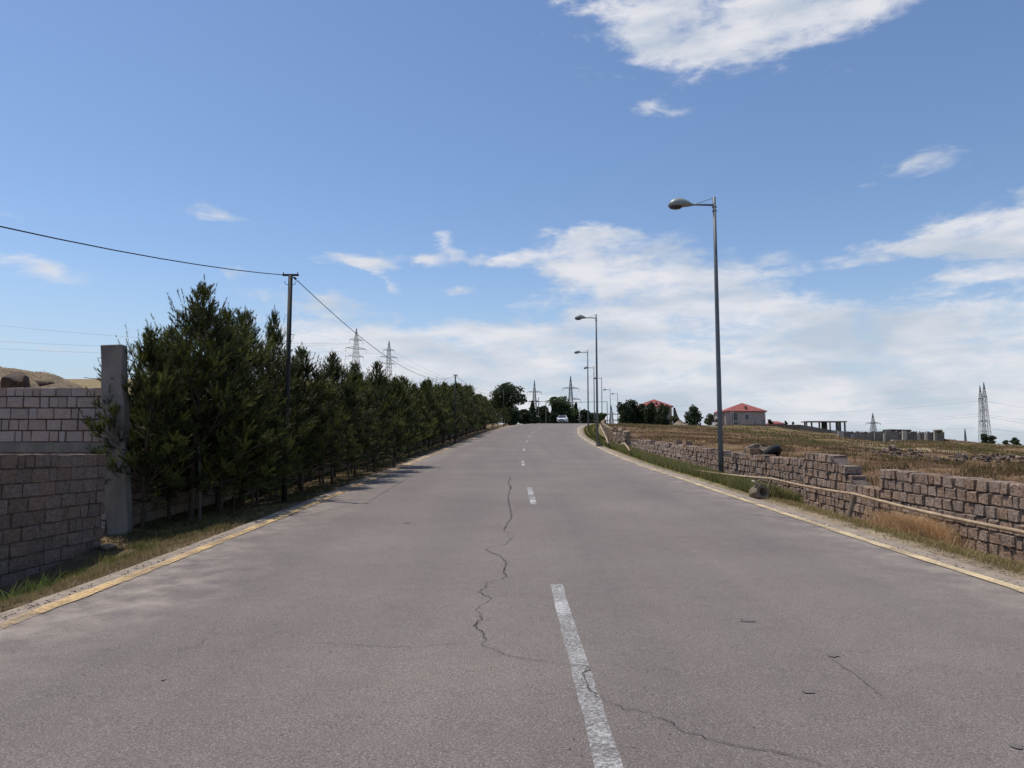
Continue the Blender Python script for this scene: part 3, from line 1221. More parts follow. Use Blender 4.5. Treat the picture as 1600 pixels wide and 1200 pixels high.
# rocks on the mound behind the upper left wall
boulder(22, 592, 24, .62, 'dark brown jagged boulder on the earth mound above the pale block wall', True, sc_=(1, 1, .95), k=1)
boulder(98, 597, 23, .30, 'small dark boulder beside the pale stone on the earth mound above the block wall', True, sc_=(1.1, 1, .8), k=2)
boulder(78, 600, 21.5, .40, 'pale sandy boulder on the earth mound above the block wall', False, sc_=(1.3, 1, .6), k=0)
boulder(60, 592, 25, .35, 'flat brown boulder at the crest of the earth mound on the left', True, sc_=(1.8, 1, .4), k=3)
# pale stone and debris at the foot of the left low wall corner
boulder(170, 857, 11.9, .12, 'grey stone at the foot of the low wall corner, left verge', False, sc_=(1.3, 1, .8), k=2)

# long wall behind the pines
xtw = lambda y: float(CX(y) - 7.42 * CS(y))
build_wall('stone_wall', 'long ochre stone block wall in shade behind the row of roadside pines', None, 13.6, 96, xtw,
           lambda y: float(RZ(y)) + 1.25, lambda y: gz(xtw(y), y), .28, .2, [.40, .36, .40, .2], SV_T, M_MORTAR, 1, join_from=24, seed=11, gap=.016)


# ---- right side walls
def xrw(y):
    s = np.interp(y, [0, 10, 18, 30, 60, 100], [6.85, 6.8, 6.68, 6.66, 6.75, 7.2])
    return float(CX(y) + s * CS(y))


TOPR = lambda y: float(np.interp(y, [0, 10.7, 14.6, 17.9, 23.7, 27.8, 40, 52, 60], [-.75, -.46, -.34, -.20, -.04, .15, .58, 1.0, 1.5]))
baseR = lambda y: gz(xrw(y) - .05, y)
build_wall('stone_wall', 'rough weathered stone block wall nearest on the right, right of the stepped gap', None, 5.0, 14.55, xrw, TOPR, baseR, .34, .19,
           [.27, .30, .25, .15, .28, .22, .26], SV_R, M_MORTAR, -1, seed=21, gap=.019, jit=.017, topjit=.012)
# middle section with the stepped end towards the gap
steps = lambda y: 0 if y > 16.55 else (1 if y > 15.95 else (2 if y > 15.65 else 3))
TOPM = lambda y: TOPR(y) + (.16 if y < 18.2 else 0)
build_wall('stone_wall', 'stone block wall with a stepped broken end, right of the tall lamp post', None, 14.58, 18.1, xrw, lambda y: TOPR(y) + .17, baseR, .34, .19,
           [.25, .18, .22, .13, .27, .20], SV_R, M_MORTAR, -1, seed=22, gap=.019, jit=.017, toprows=steps)
build_wall('stone_wall', 'low stone block wall behind the nearest lamp post, green verge in front', None, 18.15, 28.5, xrw, TOPR, baseR, .34, .185,
           [.24, .21, .16, .26], SV_R, M_MORTAR, -1, seed=23, gap=.019, jit=.018, topjit=.02,
           skip=lambda y, row: row == 0 and (24.0 < y < 24.9 or 20.6 < y < 21.0 or 25.9 < y < 26.7))
build_wall('stone_wall', 'far low stone block wall between the first two lamp posts', None, 28.55, 46.5, xrw, TOPR, baseR, .34, .185,
           [.32, .28, .36], SV_R, M_MORTAR, -1, seed=24, gap=.014, jit=.018, topjit=.04, join_from=31,
           skip=lambda y, row: row == 0 and (33 < y < 33.6 or 37.5 < y < 39 or y > 43))
build_wall('stone_wall', 'short pale broken wall stub beside the second lamp post', None, 51.5, 60, lambda y: xrw(y) + .25, lambda y: float(RZ(y)) + 1.0 + .12 * math.sin(y * 1.9), lambda y: gz(xrw(y), y), .34, .2,
           [.35, .3], SV_T, M_MORTAR, -1, seed=25, gap=.02, jit=.05, join_from=1, skip=lambda y, row: (row == 0 and math.sin(y * 5.1) > -.2) or (row == 1 and y > 56), toprows=lambda y: 2)
build_wall('stone_wall', 'far pale wall along the bend behind the second lamp post', None, 62, 100, lambda y: xrw(y) + .4, lambda y: float(RZ(y)) + .85, lambda y: gz(xrw(y), y), .34, .2,
           [.4, .35], SV_T, M_MORTAR, -1, seed=26, gap=.02, jit=.03, join_from=1)

# upright joint column in the stepped wall
p = Vector((xrw(17.9) + .035, 18.12, gz(7.0, 18) - .05))
o = MB().box((0, 0, .52), (.10, .10, 1.05)).obj('brick_pier', M_STONE_R, None, bevel=.01, loc=p)
prop(o, 'narrow upright pier joining two wall sections right of the nearest lamp post', 'pier')

# ------------------------------------------------------------------ raised gas pipe on leaning posts
pp_pts = []
for (px, py, Y) in [(1600, 832, 9.62), (1335, 772, 13.9), (1207, 748, 18.2), (1087, 734.5, 24.6)]:
    pp_pts.append(at(px, py, Y))
d0 = (pp_pts[0] - pp_pts[1])
pp_pts.insert(0, pp_pts[0] + d0 * .9)
full = []
for a, b in zip(pp_pts[:-1], pp_pts[1:]):
    for i in range(6):
        q = a.lerp(b, i / 6)
        q.z -= .03 * math.sin(math.pi * i / 6)
        full.append(q)
full.append(pp_pts[-1])
root = empty('gas_pipe', (full[-1].x, full[-1].y, gz(full[-1].x, full[-1].y)), 'rusty yellow gas pipe raised on leaning posts along the right verge', 'pipe')
MB().tube([q - root.location for q in full], .028, 10).obj('pipe_run', M_PIPE, root, smooth=True)
for (px, py, Y, lx, ly, w) in [(1335, 774, 13.85, -.10, .12, .05), (1205, 750, 18.15, -.14, .10, .045), (1108, 739, 23.2, -.16, .1, .04), (0, 0, 7.2, -.06, -.3, .055)]:
    if px:
        tpt = at(px, py, Y)
    else:
        tpt = full[0].lerp(full[6], .55)
    bx, by = tpt.x + lx, tpt.y + ly
    bpt = Vector((bx, by, gz(bx, by) - .05))
    MB().tube([bpt - root.location, tpt + Vector((0, 0, .02)) - root.location], [w, w * .85], 7).obj('support_post', M_WOOD, root)

# bent and loose pipes further along the verge
def loose(pts, Y, rad, name, label, cat, m):
    P = [at(px, py, Y + dy_) for (px, py, dy_) in pts]
    base = P[0]
    o = MB().tube([q - base for q in P], rad, 7).obj(name, m, None, smooth=True, loc=base)
    return prop(o, label, cat)


loose([(968, 697, 0), (972, 694, 0), (976, 693, -1), (980, 698, -3), (984, 704.5, -5)], 43, .05, 'bent_pipe', 'bent yellow pipe lying on the grass verge near the second lamp post', 'pipe', M_PIPE)
loose([(937.5, 664, 8), (941, 672, 4), (946, 682, 1), (948, 686, 0), (950, 693, -2)], 50, .06, 'fallen_pole', 'pale crooked pole leaning on the broken wall stub by the second lamp post', 'pole', M_PIPE)

# ------------------------------------------------------------------ street lamps
def lamp_parts():
    d = {}
    H = 9.3
    n = 12
    d['pole'] = MB().tube([(0, 0, -.1), (0, 0, 3), (0, 0, 6.2), (0, 0, H)], [.085, .078, .066, .052], n).mesh('pole', M_LAMP, True)
    d['base_plate'] = MB().box((0, 0, .03), (.34, .34, .05)).box((0, 0, .08), (.2, .2, .06)).mesh('base_plate', M_LAMP, bevel=.008)
    d['arm'] = MB().tube([(-.02, 0, H - .27), (-.74, 0, H - .25)], [.034, .034], 8).mesh('arm', M_LAMP, True)
    d['brace_rod'] = MB().tube([(-.03, 0, H - .03), (-.62, 0, H - .235)], .010, 6).mesh('brace_rod', M_LAMP)
    for zz in (H - .34, H - .47):
        d['clamp_band' + ('' if zz > H - .4 else '_')] = MB().tube([(0, 0, zz - .015), (0, 0, zz + .015)], .078, 12).mesh('clamp_band', M_LAMP)
    # cobra head housing
    vs, fs = [], []
    xs = [-.70, -.76, -.86, -1.0, -1.15, -1.30, -1.42, -1.5, -1.53]
    up = [.045, .06, .135, .205, .235, .215, .150, .07, .01]
    wd = [.04, .06, .12, .165, .185, .18, .15, .09, .03]
    z0 = H - .26
    lo_ = [-.035, -.04, -.055, -.065, -.075, -.085, -.09, -.09, -.075]
    m_ = 14
    for x_, u_, w_, lw in zip(xs, up, wd, lo_):
        for k in range(m_):
            a = 2 * math.pi * k / m_
            c_, s_ = math.cos(a), math.sin(a)
            vs.append((x_, w_ * c_, z0 + (u_ * s_ if s_ > 0 else -lw * s_)))
    for i in range(len(xs) - 1):
        for k in range(m_):
            a, b = i * m_ + k, i * m_ + (k + 1) % m_
            fs.append((a, a + m_, b + m_, b))
    fs.append(tuple(range(m_)))
    fs.append(tuple((len(xs) - 1) * m_ + k for k in reversed(range(m_))))
    d['lamp_head'] = MB().add(vs, fs).mesh('lamp_head', M_LAMPH, True)
    vs, fs = [], []
    rings = [(1.0, 0), (.92, -.035), (.7, -.06), (.35, -.075)]
    for (q, dzz) in rings:
        for k in range(14):
            a = 2 * math.pi * k / 14
            vs.append((-1.28 + .22 * q * math.cos(a), .15 * q * math.sin(a), z0 - .075 + dzz))
    for i in range(3):
        for k in range(14):
            a, b = i * 14 + k, i * 14 + (k + 1) % 14
            fs.append((b, a, a + 14, b + 14))
    fs.append(tuple(3 * 14 + k for k in reversed(range(14))))
    fs.append(tuple(range(14)))
    d['lens'] = MB().add(vs, fs).mesh('lens', M_GLASSD, True)
    return d


LP = lamp_parts()
LAMPS = [  # x, y, z tweak, rz
    (6.69, 23.7, 'tall grey street lamp nearest the camera, standing in the right verge'),
    (None, 52.0, 'second nearest grey street lamp, its foot by the broken wall stub'),
    (None, 83.5, 'third grey street lamp, its foot in the grass at the bend'),
    (None, 109, 'fourth street lamp, its pole in line behind the second one'),
    (None, 134, 'fifth street lamp beyond the bend, beside a small green tree'),
    (None, 160, 'sixth street lamp beyond the bend, second from the right end of the lamp row'),
    (None, 176, 'farthest visible street lamp, just left of the dark tree clump'),
]
LX = [None, 6.02, 8.65, 12.2, 16.4, 21.4, 25.3]
LT = [308, 491, 547, 572, 589, 607, 613.5]
for i, (x, y, lab) in enumerate(LAMPS):
    x = x if x is not None else LX[i]
    zt = at(1000, LT[i], y).z
    zb = gz(x, y)
    zb2 = zt - 9.3
    if abs(zb2 - zb) > 1.2:
        zb2 = zb
    root = empty('street_lamp', (x, y, min(zb2, zb) + .0), lab, 'street lamp', 'street lamps along the right side of the road')
    hs = (zt - root.location.z) / 9.3
    for k, m_ in LP.items():
        o = link(k.strip('_'), m_, root)
        if k == 'base_plate':
            continue
        o.scale = (1, 1, hs)
    # turn to stay square to the bend
    root.rotation_euler = (0, 0, -math.atan(float(CX(y + 1) - CX(y - 1)) / 2) * .8)
root = None

# ------------------------------------------------------------------ roadside utility poles and cables
def util_pole(x, y, H, label, big=True, s=1.0):
    root = empty('utility_pole', (x, y, gz(x, y)), label, 'utility pole', 'utility poles along the left verge')
    MB().tube([(0, 0, -.1), (0, 0, H * .5), (0, 0, H)], [.062, .056, .05], 10).obj('pole', M_POLE, root, smooth=True)
    MB().box((0, 0, H + .005), (.38 * s, .06, .045)).obj('cross_arm', M_POLE, root, bevel=.006)
    for sx in (-1, 1):
        MB().tube([(sx * .17 * s, 0, H + .01), (sx * .17 * s, 0, H + .075)], .010, 6).obj('insulator_pin', M_POLE, root)
    if big:
        for sx in (-1, 1):
            MB().tube([(sx * .05, 0, H - .22), (sx * .09, 0, H - .225), (sx * .125, 0, H - .19), (sx * .135, 0, H - .14)], .007, 6).obj('hook', M_POLE, root)
        MB().tube([(.06, .02, H - .04), (.12, .06, H - .085)], [.022, .03], 8).obj('cable_clamp', M_BLACK, root)
        MB().tube([(-.02, -.06, H - 1.42), (.12, -.06, H - 1.42)], .008, 6).obj('step_bolt', M_POLE, root)
    return root


p1 = at(454, 430, 17.0)
p2 = at(711.5, 586, 55)
p3 = at(787, 607.5, 95)
UP = []
for p, lab in ((p1, 'nearest utility pole with a small cross arm rising from the front of the pine row'), (p2, 'middle utility pole, only its top showing above the pine row'),
               (p3, 'far utility pole in front of the big round tree beyond the pines')):
    zb = gz(p.x, p.y)
    UP.append(util_pole(p.x, p.y, p.z - zb, lab))
UP0 = Vector((-10.5, -15, 3.4))


def cable(a, b, sag, rad, label, name='overhead_cable', m=M_BLACK, n=28, cat='cable', group=None, sides=6):
    a, b = Vector(a), Vector(b)
    pts = []
    for i in range(n + 1):
        t = i / n
        q = a.lerp(b, t)
        q.z -= 4 * sag * t * (1 - t)
        pts.append(q - a)
    o = MB().tube(pts, rad, sides).obj(name, m, None, loc=a)
    return prop(o, label, cat, group)


root = util_pole(UP0.x, UP0.y, UP0.z - gz(UP0.x, UP0.y), 'utility pole behind the camera carrying the same cable', True)
cable(p1 + Vector((-.1, 0, -.0)), UP0, 1.46, .0095, 'thick black cable sagging from the nearest utility pole out of the left of the photo')
cable(p1 + Vector((.13, .07, -.10)), p2 + Vector((0, 0, -.04)), 1.05, .009, 'black cable running from the nearest to the middle utility pole')
cable(p2 + Vector((.1, 0, -.1)), p3 + Vector((0, 0, -.1)), .9, .011, 'thin cable between the middle and far utility poles')
cable(p3, at(842, 621, 150), 1.2, .014, 'thin cable from the far utility pole towards the thicket at the crest')

# ------------------------------------------------------------------ pines
def frame(D):
    a = np.where(np.abs(D[:, 2:3]) < .9, np.array([[0, 0, 1.]]), np.array([[1., 0, 0]]))
    S = np.cross(D, a)
    S /= np.linalg.norm(S, axis=1)[:, None]
    T = np.cross(D, S)
    return S, T


def pine_meshes(seed, H, R, z0, nwh, nbr, nneed, width, nl, nsub=5, fan=5, slen=(.17, .30)):
    """crown of needle-clad shoots grouped in clumps, and a trunk with whorled branches"""
    r = random.Random(seed)
    P, D, LN, TN = [], [], [], []
    up = Vector((0, 0, 1))

    def shoot(p, d, l, t):
        P.append(p.copy())
        D.append(d.normalized())
        LN.append(l)
        TN.append(t)
    tb = MB()
    lean = Vector((r.uniform(-.12, .12), r.uniform(-.12, .12), 0))
    tp = [Vector((0, 0, -.1))]
    for i in range(1, 9):
        t = i / 8
        tp.append(Vector((lean.x * t + r.uniform(-.03, .03), lean.y * t + r.uniform(-.03, .03), H * t)))
    tb.tube(tp, [.052 * (1 - .85 * i / 8) + .006 for i in range(9)], 8)

    def trunk_at(z):
        t = max(0, min(1, z / H)) * 8
        i = min(7, int(t))
        return tp[i].lerp(tp[i + 1], t - i)
    lob = [(r.uniform(0, 6.28), r.uniform(.15, .95), r.uniform(.45, .8), r.uniform(-.38, .38)) for _ in range(9)]

    def lobed(az, f):
        k = 0
        for (a, fz, w, amp) in lob:
            da = math.atan2(math.sin(az - a), math.cos(az - a))
            k += amp * math.exp(-(da / w) ** 2 - ((f - fz) / .18) ** 2)
        return 1 + k
    zt = H - .85
    for w in range(nwh):
        zf = max(0, min(1, (w + r.uniform(-.3, .3)) / (nwh - 1)))
        z = z0 + (zt - z0) * zf
        prof = (1 - zf ** 1.25) ** .95 * (.88 + .12 * min(1, zf * 4)) + .15
        nb = nbr if zf < .75 else max(4, nbr - 2)
        a0 = r.uniform(0, 6.28)
        for b in range(nb):
            az = a0 + b * 6.283 / nb + r.uniform(-.35, .35)
            rad = R * prof * r.uniform(.72, 1.08) * lobed(az, zf)
            el = math.radians(4 + 44 * zf + r.uniform(-8, 12))
            d = Vector((math.cos(az) * math.cos(el), math.sin(az) * math.cos(el), math.sin(el)))
            ln = rad / math.cos(el)
            brt = r.random() ** 1.5
            p = trunk_at(z).copy()
            segs = max(3, int(ln / .25))
            pts = [p.copy()]
            for q in range(segs):
                d = (d + up * .09 + Vector((r.uniform(-.12, .12), r.uniform(-.12, .12), r.uniform(-.06, .06)))).normalized()
                p = p + d * ln / segs
                pts.append(p.copy())
            tb.tube(pts, [.017 * (1 - .8 * i / (len(pts) - 1)) + .003 for i in range(len(pts))], 4, cap=False)
            # clumps along the branch and at its tip
            ns = max(2, int(nsub * min(1.15, ln / R) + .5))
            for c in range(ns + 1):
                f = 1 - c / (ns + .5) * .72
                i = min(segs - 1, int(f * segs * .999))
                q0 = pts[i].lerp(pts[i + 1], f * segs - i if f < 1 else 1)
                bd = (pts[i + 1] - pts[i]).normalized()
                if c:
                    sd = Vector((r.gauss(0, 1), r.gauss(0, 1), r.gauss(.15, .6)))
                    sd = (sd - bd * sd.dot(bd)).normalized()
                    td = (bd * r.uniform(.4, .9) + sd + up * .15).normalized()
                    tl = r.uniform(.14, .34) * (.7 + .5 * min(1, ln / R))
                else:
                    td, tl = bd, .08
                e = q0 + td * tl
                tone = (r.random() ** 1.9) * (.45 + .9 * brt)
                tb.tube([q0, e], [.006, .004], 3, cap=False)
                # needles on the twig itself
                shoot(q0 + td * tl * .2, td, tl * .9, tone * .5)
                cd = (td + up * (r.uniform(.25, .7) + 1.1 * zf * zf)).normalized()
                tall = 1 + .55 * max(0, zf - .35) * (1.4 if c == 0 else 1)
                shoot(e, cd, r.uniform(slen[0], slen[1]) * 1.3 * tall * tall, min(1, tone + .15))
                for k in range(fan):
                    a = 6.283 * k / fan + r.uniform(-.4, .4)
                    s1 = cd.cross(Vector((1, .3, .2))).normalized()
                    s2 = cd.cross(s1)
                    sp = r.uniform(.45, .95)
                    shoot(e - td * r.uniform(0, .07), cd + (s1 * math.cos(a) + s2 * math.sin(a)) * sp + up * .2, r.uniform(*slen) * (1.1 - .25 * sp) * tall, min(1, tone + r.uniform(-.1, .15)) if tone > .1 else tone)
    # leader with candle whorls
    for (dz, n, l0, l1, sp) in ((0, 1, .34, .42, 0), (.04, 5, .18, .28, .32), (.22, 5, .28, .38, .34), (.38, 6, .34, .46, .42), (.56, 6, .40, .54, .5), (.74, 7, .42, .56, .58), (.9, 6, .4, .52, .7)):
        a0 = r.uniform(0, 6.28)
        for k in range(n):
            a = a0 + 6.283 * k / n + r.uniform(-.25, .25)
            q = trunk_at(H - dz)
            dd = up + Vector((math.cos(a), math.sin(a), 0)) * sp * r.uniform(.7, 1.3)
            shoot(q, dd, r.uniform(l0, l1), .5)
            if dz > .2:
                e = q + dd.normalized() * l0 * .8
                tb.tube([q, e], [.006, .004], 3, cap=False)
                for m_ in range(3):
                    shoot(e, dd.normalized() + Vector((r.gauss(0, .4), r.gauss(0, .4), .3)), r.uniform(.16, .28), r.random() * .6)
    for k in range(10):
        shoot(trunk_at(H - .08 * k), up + Vector((r.gauss(0, .1), r.gauss(0, .1), 0)), .1, .2)
    P = np.array([tuple(q) for q in P])
    D = np.array([tuple(q) for q in D])
    LN = np.array(LN)
    TN = np.clip(np.array(TN), 0, 1)
    n = len(P)
    rs = np.random.RandomState(seed)
    S, T = frame(D)
    m = n * nneed
    idx = np.repeat(np.arange(n), nneed)
    t = rs.uniform(0, 1, m) ** .85
    ang = rs.uniform(0, 6.283, m)
    th = np.radians(rs.uniform(24, 58, m)) * (1 - .45 * t)
    rad = S[idx] * np.cos(ang)[:, None] + T[idx] * np.sin(ang)[:, None]
    nd = D[idx] * np.cos(th)[:, None] + rad * np.sin(th)[:, None]
    base = P[idx] + D[idx] * (LN[idx] * t)[:, None]
    ll = nl * rs.uniform(.7, 1.15, m)
    tip = base + nd * ll[:, None]
    sd = np.cross(nd, rad)
    sd /= np.maximum(np.linalg.norm(sd, axis=1)[:, None], 1e-6)
    tw = rs.uniform(0, 3.14, m)
    ot = np.cross(nd, sd)
    sd = sd * np.cos(tw)[:, None] + ot * np.sin(tw)[:, None]
    Vv = np.empty((m, 3, 3))
    Vv[:, 0] = base - sd * width / 2
    Vv[:, 1] = base + sd * width / 2
    Vv[:, 2] = tip
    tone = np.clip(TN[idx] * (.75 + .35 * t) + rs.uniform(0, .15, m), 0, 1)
    c0, c1 = C(.012, .019, .008), C(.20, .215, .045)  # tone paints sunlit tips and shaded inner needles, besides paler young shoots
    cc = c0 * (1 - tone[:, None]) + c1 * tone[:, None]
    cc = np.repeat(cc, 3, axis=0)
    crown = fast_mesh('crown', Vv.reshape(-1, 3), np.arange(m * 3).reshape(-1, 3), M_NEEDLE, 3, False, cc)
    crown['ztop'] = float(tip[:, 2].max())
    print('PINE', seed, n, m)
    trunk = tb.mesh('trunk', M_BARK, True)
    return crown, trunk


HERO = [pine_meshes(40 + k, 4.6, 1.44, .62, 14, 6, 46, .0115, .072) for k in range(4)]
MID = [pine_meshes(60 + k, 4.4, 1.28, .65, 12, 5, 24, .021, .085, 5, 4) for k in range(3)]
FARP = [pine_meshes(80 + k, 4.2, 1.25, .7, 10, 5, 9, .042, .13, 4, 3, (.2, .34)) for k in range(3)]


def pine(x, y, H, lod, k, label, group, rz=None, w=1.0, name='pine_tree', whitewash=False):
    me_c, me_t = lod[k % len(lod)]
    h0 = 4.6 if lod is HERO else (4.4 if lod is MID else 4.2)
    root = empty(name, (x, y, gz(x, y)), label, 'pine tree', group)
    root.rotation_euler = (0, 0, rz if rz is not None else (x * 37 + y * 11) % 6.28)
    zs = me_c.get('ztop')
    s = H / zs
    root.scale = (s * w, s * w, s)
    link('crown', me_c, root)
    link('trunk', me_t, root)
    return root


GP = 'pines planted in a row along the left verge'
# near pines measured from the silhouette: pixel of the tip, depth, lateral offset from centre, width
NEAR = [
    (236, 502, 13.6, .84, 'left-most roadside pine, its crown against the grey concrete pillar'),
    (266, 496, 15.2, .78, 'bushy pine between the pillar and the tallest pine'),
    (312, 424, 14.6, .95, 'tallest roadside pine with a pointed leader standing above the rest'),
    (352, 468, 15.9, .95, 'broad pine just right of the tallest one'),
    (388, 474, 17.3, .95, 'dense pine left of the nearest utility pole'),
    (432, 474, 19.2, .55, 'slender open-topped pine directly behind the nearest utility pole'),
    (478, 532, 19.9, .95, 'full pine immediately right of the nearest utility pole'),
    (524, 543, 22.2, .90, 'pointed pine left of the first pylon'),
    (558, 560, 24.4, .80, 'pine below the left pylon'),
    (588, 558, 26.5, .80, 'spiky-topped pine between the two left pylons'),
    (618, 590, 29, .95, 'pine right below the second left pylon'),
]
for i, (px, py, Y, w, lab) in enumerate(NEAR):
    q = at(px, py, Y)
    s_l = (q.x - float(CX(Y)))
    zb = gz(q.x, Y)
    pine(q.x, Y, q.z - zb, HERO if Y < 25 else MID, i, lab, GP, w=w * 5.0 / (q.z - zb) * (1.05 if i > 5 else 1.13 if i else .92), rz=3.9 if i == 0 else None)
# second line nearer the road filling the hedge
for i, (Y, s_, H, w) in enumerate([(15.2, -6.3, 3.0, 1.25), (16.3, -5.95, 2.75, 1.05), (19.0, -6.4, 3.0, 1.1), (21.2, -6.45, 3.2, 1.05), (23.4, -6.4, 3.2, 1.05), (25.6, -6.45, 3.0, 1.1), (27.9, -6.4, 3.2, 1.0)]):
    labs = ['low leafy pine in the front line below the tallest pine', 'low pine in the front line just left of the utility pole', 'low pine in the front line just right of the utility pole',
            'fourth low pine of the front line beyond the utility pole', 'fifth low pine of the front line below the first pylon', 'sixth low front pine below the two left pylons', 'seventh low front pine before the row thins in the distance']
    pine(float(CX(Y)) + s_ - .12, Y, H, HERO if Y < 20 else MID, i + 2, labs[i], GP, w=w)
tops = [(640, 590), (660, 592), (690, 590), (705, 596), (735, 600), (750, 618), (770, 632), (790, 640)]
tx = [t_[0] for t_ in tops]
ty_ = [t_[1] for t_ in tops]
Y = 30.5
k = 0
while Y < 108:
    s_ = -6.75 + rng.uniform(-.3, .3)
    x = float(CX(Y) + s_ * CS(Y))
    px = 800 + F_PX * x / Y
    py = np.interp(px, [600, 640, 690, 735, 750, 770, 795], [578, 592, 594, 598, 614, 628, 638]) + rng.choice([-6, -2, 2, 8, 12])
    zt = at(px, py, Y).z
    H = max(2.6, zt - gz(x, Y))
    H = min(H, 5.4)
    pine(x, Y, H, MID if Y < 50 else FARP, k, *(('pine in the hedge-like stretch between the pylons and the middle utility pole', 'pines between the pylons and the middle utility pole') if Y < 50 else (('pine in the hedge-like stretch around the middle utility pole', 'pines around the middle utility pole') if Y < 72 else ('small distant pine at the far end of the roadside row', 'distant pines at the far end of the row'))), w=rng.uniform(1.1, 1.3))
    Y += 1.75 if Y < 60 else 2.3
    k += 1

# bare stems and stakes under the crowns, each a young trunk of its own
GS = 'thin bare stems under the pine row'
for i, (px, py, Y, pal) in enumerate([(265, 800, 14.6, 0), (312, 808, 14.3, 1), (365, 790, 16.2, 0), (395, 770, 17.6, 1), (470, 762, 20.5, 0), (505, 745, 22.6, 1), (545, 735, 25.0, 1), (575, 728, 27.2, 0), (600, 722, 29.5, 1)]):
    a = at(px, py, Y)
    zb = gz(a.x, Y)
    o = MB().tube([(0, 0, -.05), (-.05 + .02 * (i % 3), .02, .8), (-.08, 0, 1.5)], [.035, .028, .02], 7).obj('bare_stem', M_BARKW if pal else M_BARK, None, smooth=True, loc=(a.x, Y, zb))
    prop(o, ['thin dark stem nearest the grey pillar, under the first pines', 'pale whitewashed stem under the tallest pine', 'dark stem between the tallest pine and the utility pole',
             'pale stem just left of the nearest utility pole', 'dark stem just right of the nearest utility pole', 'pale stem second right of the nearest utility pole',
             'pale stem in front of the ochre wall below the left pylon', 'dark stem in front of the ochre wall between the two pylons', 'farthest pale stem in front of the ochre wall'][i], 'tree stem', GS)

# ------------------------------------------------------------------ broad-leaved trees and bushes
def leafy(name, loc, size, lobes, n, leaf, c0, c1, label, cat='tree', group=None, seed=1, trunk_h=None, rad=.12, shape='round', share=None):
    r = np.random.RandomState(seed)
    root = empty(name, loc, label, cat, group)
    if share is not None:
        link('crown', share[0], root)
        if share[1]:
            link('trunk', share[1], root)
        return root
    w, d, h = size
    z0 = trunk_h if trunk_h is not None else h * .18
    Ls = []
    for i in range(lobes):
        a = r.uniform(0, 6.28)
        q = r.uniform(0, .62)
        if shape == 'cone':
            f = r.uniform(0, 1)
            zc_ = z0 + (h - z0) * f * .95
            rr_ = (1 - f) * .42 + .10
            Ls.append((math.cos(a) * q * w * (1 - f) * .5, math.sin(a) * q * d * (1 - f) * .5, zc_, rr_ * w * .55, rr_ * d * .55, (h - z0) * .14))
        else:
            f = r.uniform(.12, .86)
            prof_ = math.sqrt(max(.05, 1 - (2 * f - .9) ** 2))
            Ls.append((math.cos(a) * q * w * .62 * prof_, math.sin(a) * q * d * .62 * prof_, z0 + (h - z0) * f, w * r.uniform(.14, .25), d * r.uniform(.14, .25), (h - z0) * r.uniform(.12, .2)))
    Ls = np.array(Ls)
    k = r.randint(0, lobes, n)
    dv = r.normal(size=(n, 3))
    dv /= np.linalg.norm(dv, axis=1)[:, None]
    rr_ = r.uniform(.35, 1.12, n) ** .6
    P = Ls[k, :3] + dv * Ls[k, 3:] * rr_[:, None]
    P[:, 2] = np.maximum(P[:, 2], z0 * .3 + .05)
    a = r.normal(size=(n, 3))
    a /= np.linalg.norm(a, axis=1)[:, None]
    b = np.cross(a, r.normal(size=(n, 3)))
    b /= np.linalg.norm(b, axis=1)[:, None]
    sz = leaf * r.uniform(.6, 1.3, n)[:, None]
    Vv = np.stack([P - a * sz * .5, P + b * sz * .35, P + a * sz * .5, P - b * sz * .35], 1).reshape(-1, 3)
    tone = np.clip(r.uniform(0, 1, lobes)[k] * .6 + r.uniform(0, .4, n), 0, 1)
    cc = np.repeat(C(*c0) * (1 - tone[:, None]) + C(*c1) * tone[:, None], 4, axis=0)
    cm = fast_mesh('crown', Vv, np.arange(n * 4).reshape(-1, 4), M_LEAF, 4, False, cc)
    link('crown', cm, root)
    tb = MB()
    tb.tube([(0, 0, -.2), (.03 * w, 0, z0), (0, .02 * d, h * .55)], [rad, rad * .75, rad * .3], 8)
    for i in range(min(6, lobes)):
        tb.tube([(0, 0, z0 * .8 + .1 * i), (Ls[i, 0] * .5, Ls[i, 1] * .5, (z0 + Ls[i, 2]) / 2), tuple(Ls[i, :3])], [rad * .5, rad * .3, rad * .12], 5)
    tm = tb.mesh('trunk', M_BARK, True)
    link('trunk', tm, root)
    root['_'] = 0
    del root['_']
    return root


def tree_px(px0, px1, ytop, ybase, Y, **kw):
    a, b = at(px0, ybase, Y), at(px1, ybase, Y)
    x = (a.x + b.x) / 2
    w = b.x - a.x
    zt = at((px0 + px1) / 2, ytop, Y).z
    zb = min(gz(x, Y), at(px0, ybase, Y).z)
    return leafy(loc=(x, Y, zb), size=(w * 1.12, w * 1.05 if 'dd' not in kw else kw.pop('dd'), zt - zb), **kw)


